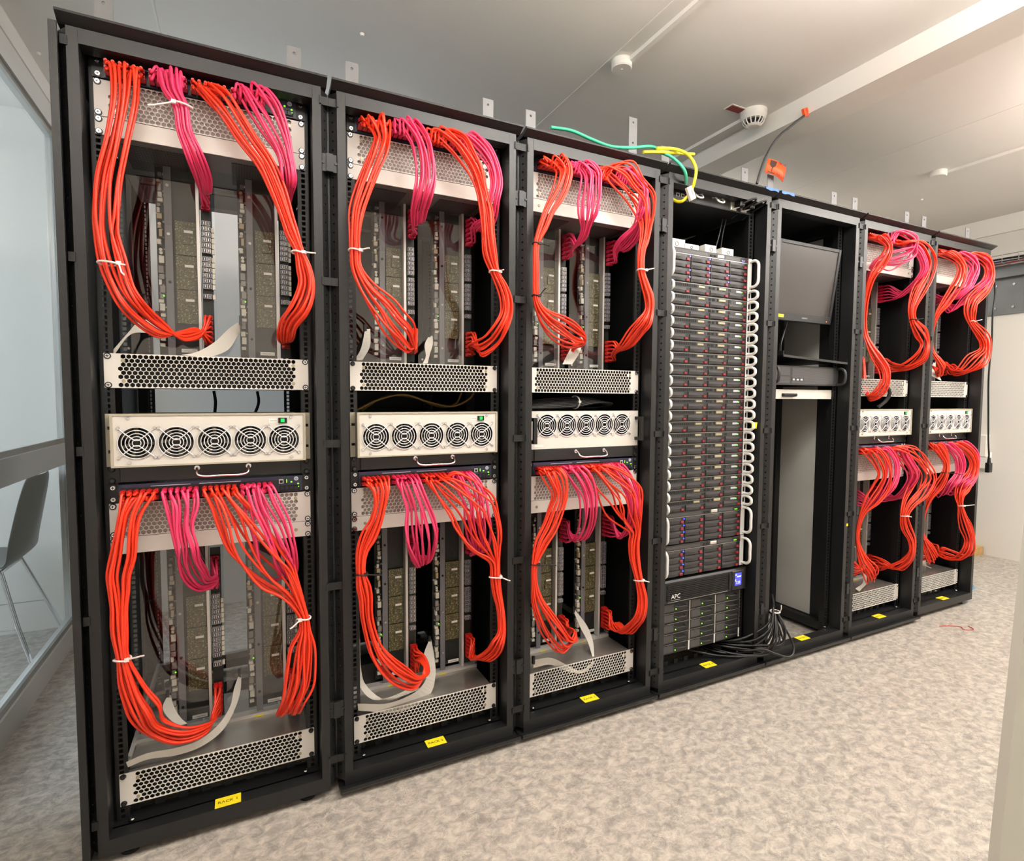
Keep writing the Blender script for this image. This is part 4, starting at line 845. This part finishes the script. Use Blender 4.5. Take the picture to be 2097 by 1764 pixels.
# ------------------------------------------------------------------ fourth rack: servers, power supply, shelves
X4 = 1800
def caddy_meshes(w, h, nm):
    a = MB().bbox(0, w, -3, 6, .5, h-.5, .8)
    g = MB().box(3, w-20, -3.4, -3, h*.56, h-2.5)
    l = MB()
    n = 8; pr = [(4+(w-28)*i/n, -3-5*math.sin(PI*i/n)) for i in range(n+1)]
    l.add([(x, y, 2) for x, y in pr]+[(x, y-1, h*.5) for x, y in pr], [(i, i+1, n+2+i, n+1+i) for i in range(n)], 0, True)
    l.add([(x, y-1, h*.5) for x, y in pr]+[(x, -3, h*.5+1.5) for x, y in pr], [(i, i+1, n+2+i, n+1+i) for i in range(n)], 0, True)
    r = MB().bbox(w-23, w-9, -8, -3, 2.5, h*.45, 1)
    return a.mesh('drive_caddy', 'caddy'), g.mesh('air_holes', 'server_mesh'), l.mesh('lever', 'server_grey'), r.mesh('latch', 'latch_red')
cw = 106
cad1 = caddy_meshes(cw-3, 24, 'a')
dh_me = MB().tube(smooth_path([(0, 0, 5), (0, -26, 6), (0, -40, 14), (0, -42, 23), (0, -40, 32), (0, -26, 40), (0, 0, 41)], 4), 6.2, 8).mesh('handle', 'handle_white')
H1 = 46.5
t = thing('rack_server', 'slim rack server, topmost of twenty in the fourth rack', 'server', (X4, 0, 0), 'slim servers with white ring handles')
MB().box(-218, 218, 0, 560, 1, H1-1).build('chassis', 'server_black', t)
MB().bbox(-218, 218, -4, 0, 1, H1-1, .6).build('front', 'server_grey', t); MB().box(-218, 218, -4.8, -3, H1-2.4, H1-.8).build('top_edge', 'steel', t); MB().box(-218, 218, -4.6, -3, .2, 2).build('bottom_gap', 'black_void', t)
mb = MB()
for i in range(12): mb.box(-205+11.5*i, -197+11.5*i, -4.6, -4, 31, 41)
for i in range(2): mb.box(40+11*i, 47+11*i, -4.6, -4, 31, 41)
mb.box(105, 109, -4.6, -4, 30, 41).box(113, 118, -4.6, -4, 30, 41)
q = mb.build('air_slots', 'black_void', t); q['kind'] = 'stuff'
MB().bbox(-62, -28, -6, -4, 31, 40, 1.5).build('serial_port', 'gold', t); MB().bbox(50, 88, -8, -4, 30, 41, 2).build('display_port', 'gold', t)
for x in (-6, 14): MB().box(x, x+14, -5, -4, 31, 40).build('usb_port', 'black_void', t)
MB().box(150, 178, -5, -4, 30, 38).build('status_panel', 'logo_grey', t); MB().cyl((182, -6, 33), (182, -4, 33), 2.6, 8).build('led', 'led_green', t); MB().cyl((200, -6, 36), (200, -4, 36), 4.5, 10).build('power_button', 'latch_red', t)
for i in range(4):
    c = put('drive_caddy', cad1[0], t, (-214+107*i, -4, 3)); put('air_holes', cad1[1], c); put('lever', cad1[2], c); put('latch', cad1[3], c)
for s in (-1, 1):
    e = MB().box(-12, 12, -2, 1, 1, H1-1).build('ear', 'handle_white', t, (s*230, 0, 0)); put('handle', dh_me, t, (s*232, -2, .5))
    MB().box(-4, 4, -3, -2, 14, 33).build('ear_slot', 'black_plastic', e)
t.location.z = (1499+Z0+1)*.001
tr = tree_of(t)
ORD = ['second', 'third', 'fourth', 'fifth', 'sixth', 'seventh', 'eighth', 'ninth', 'tenth', 'eleventh', 'twelfth', 'thirteenth', 'fourteenth', 'fifteenth', 'sixteenth', 'seventeenth', 'eighteenth', 'nineteenth']
for i in range(1, 20):
    lab = ('slim rack server, %s from the top of twenty in the fourth rack' % ORD[i-1]) if i < 19 else 'slim rack server, lowest of twenty in the fourth rack'
    if i == 12: lab = 'slim rack server with a yellow sticky note on its right handle in the fourth rack'
    o = dup(t, (X4, 0, 1500-H1*i*.998), lab, None, tr)
    if i == 12:
        n_ = tag(MB().add([(-14, 0, -12), (13, -2, -14), (15, -4, 13), (-13, 0, 14), (-14, .6, -12), (13, -1.4, -14), (15, -3.4, 13), (-13, .6, 14)], [(0, 1, 2, 3), (7, 6, 5, 4), (0, 4, 5, 1), (1, 5, 6, 2), (2, 6, 7, 3), (3, 7, 4, 0)]).build('sticky_note', 'tag_yellow', None, (X4+236, -43, 1500-H1*12+Z0+27)), 'yellow sticky note on a server handle in the fourth rack', 'note')
# large storage servers
cad4 = caddy_meshes(cw-3, 27.5, 'b')
big_handle = MB().tube(smooth_path([(0, 0, 14), (0, -26, 15), (0, -40, 28), (0, -42, 68), (0, -40, 108), (0, -26, 121), (0, 0, 122)], 4), 6, 8).mesh('handle', 'handle_white')
def storage(z, label, ledcol, leds, top_led):
    t = thing('storage_server', label, 'server', (X4, 0, z), 'storage servers with sixteen drives')
    MB().box(-218, 218, 0, 600, 1, 134).build('chassis', 'server_black', t)
    MB().bbox(-218, 218, -5, 0, 112, 134, .8).build('top_strip', 'server_grey', t); MB().box(-205, -20, -5.5, -5, 115, 128).box(80, 165, -5.5, -5, 115, 128).build('air_holes', 'server_mesh', t)
    MB().box(-5, 8, -6, -5, 117, 124).box(14, 27, -6, -5, 117, 124).build('usb_ports', 'black_void', t); MB().bbox(36, 72, -9, -5, 115, 128, 2).build('display_port', 'port_metal', t)
    MB().box(172, 205, -6, -5, 114, 128).build('status_panel', 'switch_dark', t); MB().box(-218, 218, -7, -5, 110, 112).build('trim_line', 'steel', t)
    for x in (178, 188): MB().cyl((x, -7.5, 119), (x, -6, 119), 2.6, 8).build('led', top_led, t)
    MB().cyl((212, -7, 122), (212, -5, 122), 4, 10).build('power_button', 'latch_red', t)
    for r in range(4):
        for c in range(4):
            d = put('drive_caddy', cad4[0], t, (-214+107*c, -4, 2+27.2*r)); put('air_holes', cad4[1], d); put('lever', cad4[2], d); put('latch', cad4[3], d)
            if (r, c) in leds: MB().cyl((cw-7, -6, 20), (cw-7, -3, 20), 2.8, 8).build('led', ledcol, d)
    for s in (-1, 1):
        MB().box(-11, 11, -2, 1, 1, 134).build('ear', 'handle_white', t, (s*230, 0, 0)); put('handle', big_handle, t, (s*233, -2, 0))
    return t
storage(1546, 'large storage server with violet lights above the slim servers', 'led_violet', {(0, 0), (1, 0), (3, 0), (0, 1), (1, 1), (2, 1), (3, 1), (0, 2), (1, 2)}, 'led_violet')
storage(486, 'large storage server with blue lights directly below the slim servers', 'led_blue', {(r, 0) for r in range(4)}, 'led_green')
storage(350, 'large storage server with blue lights just above the black power supply', 'led_blue', {(r, 0) for r in range(4)}, 'led_green')
# small white boxes on the top storage server
for i, (x, w_, d_, h_, l) in enumerate(((-170, 90, 60, 36, 'leftmost'), (-92, 80, 40, 24, 'second from left'), (15, 62, 190, 34, 'third from left'), (112, 66, 170, 32, 'rightmost'))):
    t = thing('small_box', 'small white box on the top storage server, %s of four' % l, 'box', (X4+x, 10, 1680.5), 'small white boxes on the storage server')
    MB().bbox(-w_/2, w_/2, 0, d_, 0, h_, 2).build('case', 'white_plastic', t); MB().ring((0, -.6, h_*.45), h_*.22, 1.2, 'y', 16, 4).build('logo_ring', 'ink', t)
# rack UPS
t = thing('power_supply', 'black uninterruptible power supply with blue display in the fourth rack', 'power supply', (X4, 0, 246), None)
MB().box(-218, 218, 0, 500, 1, 96).build('chassis', 'server_black', t)
MB().bbox(-241, 245, -22, 0, 0, 98, 7).build('front_bezel', 'black_plastic', t)
MB().box(-213, 128, -22.6, -22, 14, 84).build('grille_recess', 'black_void', t)
for i in range(9): MB().box(-210, 126, -25, -22, 16.5+7.6*i, 20.5+7.6*i).build('louvre', 'black_plastic', t)
MB().box(-205, 128, -23.4, -22, 8.5, 10.2).build('trim_line', 'steel', t)
MB().bbox(150, 222, -27, -22, 6, 92, 3).build('display_bezel', 'black_plastic', t); MB().prism([(134, 14), (146, 24), (148, 49), (146, 74), (134, 84)], 'y', -26, -22).build('side_grip', 'black_plastic', t)
d = MB().box(166, 204, -28, -27, 28, 82).build('display', 'lcd', t)
put('digits', text_mesh('233', 17, 'lcd_text'), d, (185, -28.3, 40), (PI/2, 0, 0)); MB().box(178, 202, -28.5, -28, 64, 69).box(168, 176, -28.5, -28, 72, 77).box(168, 171, -28.5, -28, 46, 56).build('gauge', 'lcd_text', d)
put('logo', text_mesh('APC', 26, 'label_white'), t, (-166, -25.6, 32), (PI/2, 0, 0)); MB().box(-192, -140, -25.7, -25, 18, 18.8).build('logo_line', 'logo_grey', t)
for x in (172, 185, 198): MB().cyl((x, -28, 16), (x, -26.5, 16), 3, 8).build('button', 'server_grey', t)
# five shelves with three supply modules each
mod_me = MB().bbox(0, 141, -6, 4, 1, 40, 1).mesh('module', 'black_plastic')
fan_mesh = MB().box(8, 60, -6.6, -6, 6, 36).mesh('air_holes', 'server_mesh')
mh_me = MB().tube([(58, -6, 27), (70, -24, 27), (112, -24, 27), (118, -6, 27)], 2.2, 6).mesh('bow_handle', 'server_grey')
SH = ['topmost', 'second from top', 'middle', 'second from bottom', 'lowest']
for i in range(5):
    z = 203-43.3*i
    t = thing('supply_shelf', 'black shelf of three supply modules, %s of five in the fourth rack' % SH[i], 'power shelf', (X4, 0, z), 'supply module shelves')
    MB().box(-218, 218, 0, 420, .5, 41.5).build('shelf_body', 'black_void', t); MB().box(-218, 222, -7, 0, 41, 42.4).build('top_edge', 'steel', t)
    for c in range(3):
        d = put('module', mod_me, t, (-216+146*c, 0, 0)); put('air_holes', fan_mesh, d); put('bow_handle', mh_me, d)
        MB().cyl((70, -8, 13), (70, -6, 13), 2.5, 8).build('led', 'led_green', d)
        MB().box(142, 148, -7, 0, 1, 41).build('divider', 'handle_white' if i == 4 else 'steel', d)
# top switch with U handles
t = thing('power_shelf', 'thin black unit with white U handles at the top of the fourth rack', 'power shelf', (X4, 0, 1862), None)
MB().box(-222, 222, 0, 380, 0, 43).build('case', 'server_black', t); MB().box(-241, 241, -2, 1, 0, 43).build('ear_plate', 'black_plastic', t); MB().box(-118, 100, -3, -2, 4, 40).build('air_holes', 'server_mesh', t)
uh = MB().tube(smooth_path([(-17, 0, 15), (-18, -15, 12), (-17, -30, -6), (-10, -32, -10), (10, -32, -10), (17, -30, -6), (18, -15, 12), (17, 0, 15)], 3), 3.4, 8).mesh('u_handle', 'handle_white')
for x in (-95, 20): put('u_handle', uh, t, (x, -3, 22))
sh_ = MB().tube(smooth_path([(0, 0, 12), (6, -18, 12), (12, -30, 4), (10, -28, -8), (0, -4, -12)], 3), 3.2, 8).mesh('u_handle', 'handle_white')
for x in (118, 178):
    put('u_handle', sh_, t, (x, -3, 22)); MB().bbox(x-16, x+16, -10, -2, 4, 36, 3).build('inlet', 'port_metal', t)
for i in range(2): e = MB().box(-190+24*i, -174+24*i, -4, -2, 12, 26).build('network_port', 'port_metal', t); MB().box(-187+24*i, -177+24*i, -4.5, -4, 13, 22).build('port_hole', 'black_void', e)
for s in (-1, 1): put('screw', screw_w, t, (s*232, -2, 36))
for i, x in enumerate((130, 188)):
    q = thing('power_plug', 'black power plug in the top unit of the fourth rack, %s of two' % ('left' if i == 0 else 'right'), 'plug', (X4+x, -16, 1884), 'power plugs at the top of the fourth rack')
    MB().bbox(-13, 13, -30, 4, -11, 11, 4).build('body', 'black_plastic', q); MB().tube(smooth_path([(0, -28, 0), (14, -48, 8), (34, -62, 14), (44, -50, 8), (40, 0, -6), (36, 60, -30)], 4), [4.5]*21, 6).build('cord', 'black_cable', q)
for i, (a, b) in enumerate((((150, 30, 1860), (115, 60, 1690)), ((170, 30, 1860), (160, 60, 1690)))):
    tag(MB().tube(smooth_path([(X4+a[0], 80, a[2]), (X4+a[0]-8, 90, a[2]-70), (X4+b[0], 100, b[2])], 6), 3.5, 6).build('thin_cable', 'black_cable', None, (0, 0, Z0)), 'thin black cable hanging behind the storage server, %s of two' % ('left' if i == 0 else 'right'), 'cable')
# black leads spilling out of the fourth rack
for i, p in enumerate(PATHS['black']):
    pts = [(x, y, max(z, FL+12 if y < -80 else -30)) for x, y, z in p]; pts.append((pts[-1][0]-90, 180, -20))
    o = Vector(pts[0]); t = tag(MB().tube([q-o for q in smooth_path(pts, 6)], 5.2, 6).build('black_lead', 'black_cable', None, (o.x, o.y, o.z+Z0)), 'black lead in the tangle between the fourth and fifth racks', 'cable', 'black leads between the fourth and fifth racks')
t = thing('cable_tie', 'white cable tie round the black leads between the fourth and fifth racks', 'cable tie', (2178, -66, 138), 'cable ties')
MB().ring((0, 0, 0), 20, 3, 'z', 18, 6).build('loop', 'tie_white', t); MB().tube([(14, -14, 0), (12, -22, 18), (10, -22, 34)], 2.4, 5).build('tail', 'tie_white', t)

# ------------------------------------------------------------------ fifth rack: monitor, tray, server, drawer
X5 = 2400
t = thing('monitor', 'switched off black flat monitor tilted downwards in the fifth rack', 'monitor', (X5-8, 18, 1440), None, (math.radians(7), 0, 0))
MB().bbox(-212, 212, 0, 40, 0, 345, 5).build('case', 'bezel', t)
MB().box(-196, 196, -1, 0, 34, 330).build('screen', 'screen', t)
for x0, x1, z0, z1 in ((-212, -196, 0, 345), (196, 212, 0, 345), (-196, 196, 0, 34), (-196, 196, 330, 345)): MB().bbox(x0, x1, -5, 0, z0, z1, 1.5).build('bezel', 'bezel', t)
put('maker_name', text_mesh('HANNS.G', 9, 'logo_grey'), t, (20, -5.4, 17), (PI/2, 0, 0))
MB().box(-160, -124, -6, -5, 12, 26).build('sticker', 'tag_yellow', t); MB().cyl((178, -6.5, 12), (178, -5, 12), 2, 8).build('led', 'led_amber' if 'led_amber' in MATS else (mat('led_amber', (255, 120, 30), .4, emit=(255, 110, 20), estr=3) and 'led_amber'), t)
MB().box(-90, 90, 40, 70, 120, 260).box(-40, 40, 70, 150, 160, 220).build('mount', 'black_plastic', t)
tag(MB().tube(smooth_path([(X5-40, 60, 1450), (X5-46, 70, 1400), (X5-80, 60, 1340), (X5-120, 30, 1296)], 6), 4.5, 6).build('monitor_cable', 'black_cable', None, (0, 0, Z0)), 'black cable hanging from the monitor', 'cable')
t = thing('tilted_tray', 'thin dark metal tray lying askew above the black server in the fifth rack', 'tray', (X5+20, -50, 1258), None, (0, math.radians(2.6), 0))
MB().box(-225, 225, 0, 330, 8, 10).box(-225, 225, -2, 0, 0, 10).build('sheet', 'rack_paint', t); MB().box(-225, -222, 0, 330, 10, 26).box(222, 225, 0, 330, 10, 26).build('rim', 'rack_paint', t)
t = thing('rack_server', 'black two unit server with black bar handles under the tilted tray', 'server', (X5-6, 0, 1146), None)
MB().box(-215, 215, -12, 520, 0, 88).build('chassis', 'server_black', t); MB().bbox(-240, 240, -16, -12, 0, 88, 1).build('front', 'bezel', t)
MB().box(-200, -105, -16.6, -16, 44, 80).box(-200, -105, -16.6, -16, 8, 38).box(-92, 200, -16.6, -16, 34, 80).box(-10, 200, -16.6, -16, 8, 34).box(-92, -10, -16.6, -16, 8, 18).build('air_holes', 'server_mesh', t)
MB().box(-92, -14, -17.5, -16, 20, 32).build('control_panel', 'server_grey', t)
MB().box(-86, -74, -18, -17.5, 22, 30).box(-60, -46, -18, -17.5, 22, 29).box(-34, -20, -18, -17.5, 22, 30).build('buttons', 'logo_grey', t)
for s in (-1, 1): MB().tube(smooth_path([(0, 0, 6), (0, -26, 8), (0, -40, 20), (0, -40, 66), (0, -26, 80), (0, 0, 82)], 3), 6.5, 8).build('handle', 'bezel', t, (s*229, -14, 0))
t = thing('keyboard_drawer', 'slim white drawer front with black grip in the fifth rack', 'drawer', (X5, 12, 1084), None)
MB().bbox(-222, 222, -4, 0, 0, 43, .8).build('front', 'fan_face', t); MB().box(-215, 215, 0, 420, 6, 40).build('drawer_body', 'chassis_grey', t)
MB().bbox(-130, -48, -16, -4, 10, 25, 5).build('grip', 'black_plastic', t); MB().prism(ngon(-34, 18, 7, 12), 'y', -8, -4).build('lock', 'black_plastic', t)
MB().box(222, 241, -3, 0, 0, 43).build('ear', 'fan_face', t); MB().box(-241, -222, -3, 0, 0, 43).build('ear', 'fan_face', t)
for s in (-1, 1):
    for z in (6, 37): put('screw', screw_w, t, (s*232, -3, z))

# ------------------------------------------------------------------ things on top of the racks
def cord(name, pts, r, mm, label, cat='cable'):
    o = Vector(pts[0]); return tag(MB().tube([q-o for q in smooth_path(pts, 6)], r, 8).build(name, mm, None, (o.x, o.y, o.z+Z0)), label, cat)
cord('earth_cable', PATHS['earth_a'], 6, 'green_cable', 'green and yellow earth cable lying along the top of the third rack')
cord('earth_cable', PATHS['earth_b'], 6, 'yellow_cable', 'yellow earth cable hanging over the front of the fourth rack')
cord('earth_cable', PATHS['earth_c'], 6, 'yellow_cable', 'yellow cable end sticking out past the tall top bracket')
cord('earth_cable', PATHS['earth_d'], 6, 'green_cable', 'green earth cable curving into the top of the fourth rack')
cord('earth_cable', PATHS['earth_e'], 6, 'yellow_cable', 'short yellow cable curving below the white cable label')
t = thing('cable_label', 'white plastic cable label on the yellow cable in the fourth rack', 'label', (1606, -84, 1858), None, (0, math.radians(-28), 0))
MB().bbox(-14, 14, -8, 6, -26, 24, 3).build('sleeve', 'white_plastic', t); MB().box(-3, 5, -8.5, -8, -14, 10).build('print', 'chassis_grey', t)
t = thing('taped_cable', 'grey cable rising to the ceiling beam with orange warning tape', 'cable', (2083, 20, 2012))
o = Vector(PATHS['flag'][0]); MB().tube([q-o for q in smooth_path(PATHS['flag'], 6)], 6, 8).build('cord', 'grey_cord', t)
fg = MB(); n = 8
pos = lambda u, v: (34+20*v+118*u, -8-7*math.sin(PI*u), 50+62*v-20*u*u)      # u along the flag, v up
fg.add([pos(i/n, 1) for i in range(n+1)] + [pos(i/n, 0) for i in range(n+1)], [(i, i+1, n+2+i, n+1+i) for i in range(n)], 0, True)
f = fg.build('warning_tape', 'orange_tape', t); md = f.modifiers.new('thick', 'SOLIDIFY'); md.thickness = .0012
def onflag(poly):
    vs = [pos(u, v) for u, v in poly]; return [(x, y-2.0, z) for x, y, z in vs]
gm = MB()
for poly in ([(.12, .95), (.42, .93), (.4, .6), (.31, .45), (.22, .45), (.12, .62)], [(.25, .46), (.29, .46), (.29, .14), (.25, .14)], [(.1, .14), (.44, .12), (.44, .05), (.1, .07)]):
    vs = onflag(poly); gm.add(vs, [tuple(range(len(vs)))])
gm.build('glass_symbol', 'dark_print', f)
put('lettering', text_mesh('NICHT', 15, 'dark_print'), f, (134, -19, 98), (PI/2, math.radians(9), 0)); put('lettering', text_mesh('VOR NÄ', 15, 'dark_print'), f, (118, -19, 46), (PI/2, math.radians(9), 0))
e = Vector(PATHS['flag'][-1])-o
MB().bbox(-34, 26, -18, 14, -16, 22, 8).bbox(-6, 40, -22, 12, 2, 44, 11).bbox(6, 56, -14, 16, -26, 12, 9).build('tape_wrap', 'orange_tape', t, (e.x+6, e.y, e.z))
MB().bbox(-14, 12, -8, 8, -16, 20, 4).build('tape_wrap', 'orange_tape', t, (e.x-62, e.y-2, e.z-24), (0, -.4, 0))
for x0, x1, l in ((2012, 2088, 'fourth'), (2108, 2186, 'fifth')):
    za = 2057-Z0; n = 7; P1 = []
    for i in range(n+1):
        x = x0+(x1-x0)*i/n; j_ = 2.2*math.sin(i*1.3+x0)
        P1.append([(x, -86.5, za-11+j_), (x, -86, za-1), (x, -79, za+2.5), (x, -52, za-5+j_*.5)])
    tp = MB().add([p for r in P1 for p in r], [(i*4+j, i*4+j+1, (i+1)*4+j+1, (i+1)*4+j) for i in range(n) for j in range(3)]).build('blue_tape', 'blue_tape', None, (0, 0, Z0))
    md = tp.modifiers.new('thick', 'SOLIDIFY'); md.thickness = .0008; tag(tp, 'strip of blue tape on the top edge of the %s rack' % l, 'tape')

# ------------------------------------------------------------------ leads seen in the gap above the fan units
for i, x in enumerate((-20, 118)):
    cord('black_lead', [(x, 500, 1100), (x+4, 505, 1060), (x-2+i*-14, 500, 1000), (x-10-i*20, 480, 930)], 5, 'black_cable', 'black lead hanging behind the five-fan unit of the leftmost rack, %s of two' % ('left' if i == 0 else 'right'))
cord('olive_cable', [(395, 120, 1036), (470, 130, 1072), (560, 140, 1090), (660, 160, 1062), (740, 150, 1050), (800, 140, 1078), (815, 140, 1098)], 4, 'olive_cable', 'olive cable arching above the fan unit of the second rack, front one')
cord('olive_cable', [(430, 200, 1036), (520, 220, 1085), (620, 220, 1080), (720, 220, 1046), (770, 200, 1060), (790, 200, 1098)], 4, 'olive_cable', 'olive cable arching above the fan unit of the second rack, rear one')
for i in range(7):
    cord('black_lead', [(985, 60+8*i, 1044+3*i), (1080, 50+9*i, 1046+5*i), (1200, 50+7*i, 1052+5*i), (1300, 55+6*i, 1066+3*i), (1372, 70+8*i, 1060-2*i), (1340, 130+6*i, 1044+2*i), (1240, 160, 1042+3*i)], 4.5, 'black_cable', 'black lead coiled on top of the fan unit of the third rack')['group'] = 'black leads on the fan unit of the third rack'
t = thing('cable_tie', 'white cable tie round the black leads on the fan unit of the third rack', 'cable tie', (1200, 72, 1066), 'cable ties')
MB().tube([(0, 34*math.cos(2*PI*i/20), 24*math.sin(2*PI*i/20)) for i in range(20)], 2.6, 6, closed=True).build('loop', 'tie_white', t); MB().box(-5, 5, -4, 4, -4, 4).build('head', 'tie_white', t, (0, -33, 2))
cord('grey_band_cable', [(2985, 20, 1130), (3010, -20, 1150), (3030, -30, 1120), (3020, -20, 1080), (2990, 0, 1046)], 9, 'switch_dark', 'thick dark cable looping over the upper vent panel of the sixth rack')
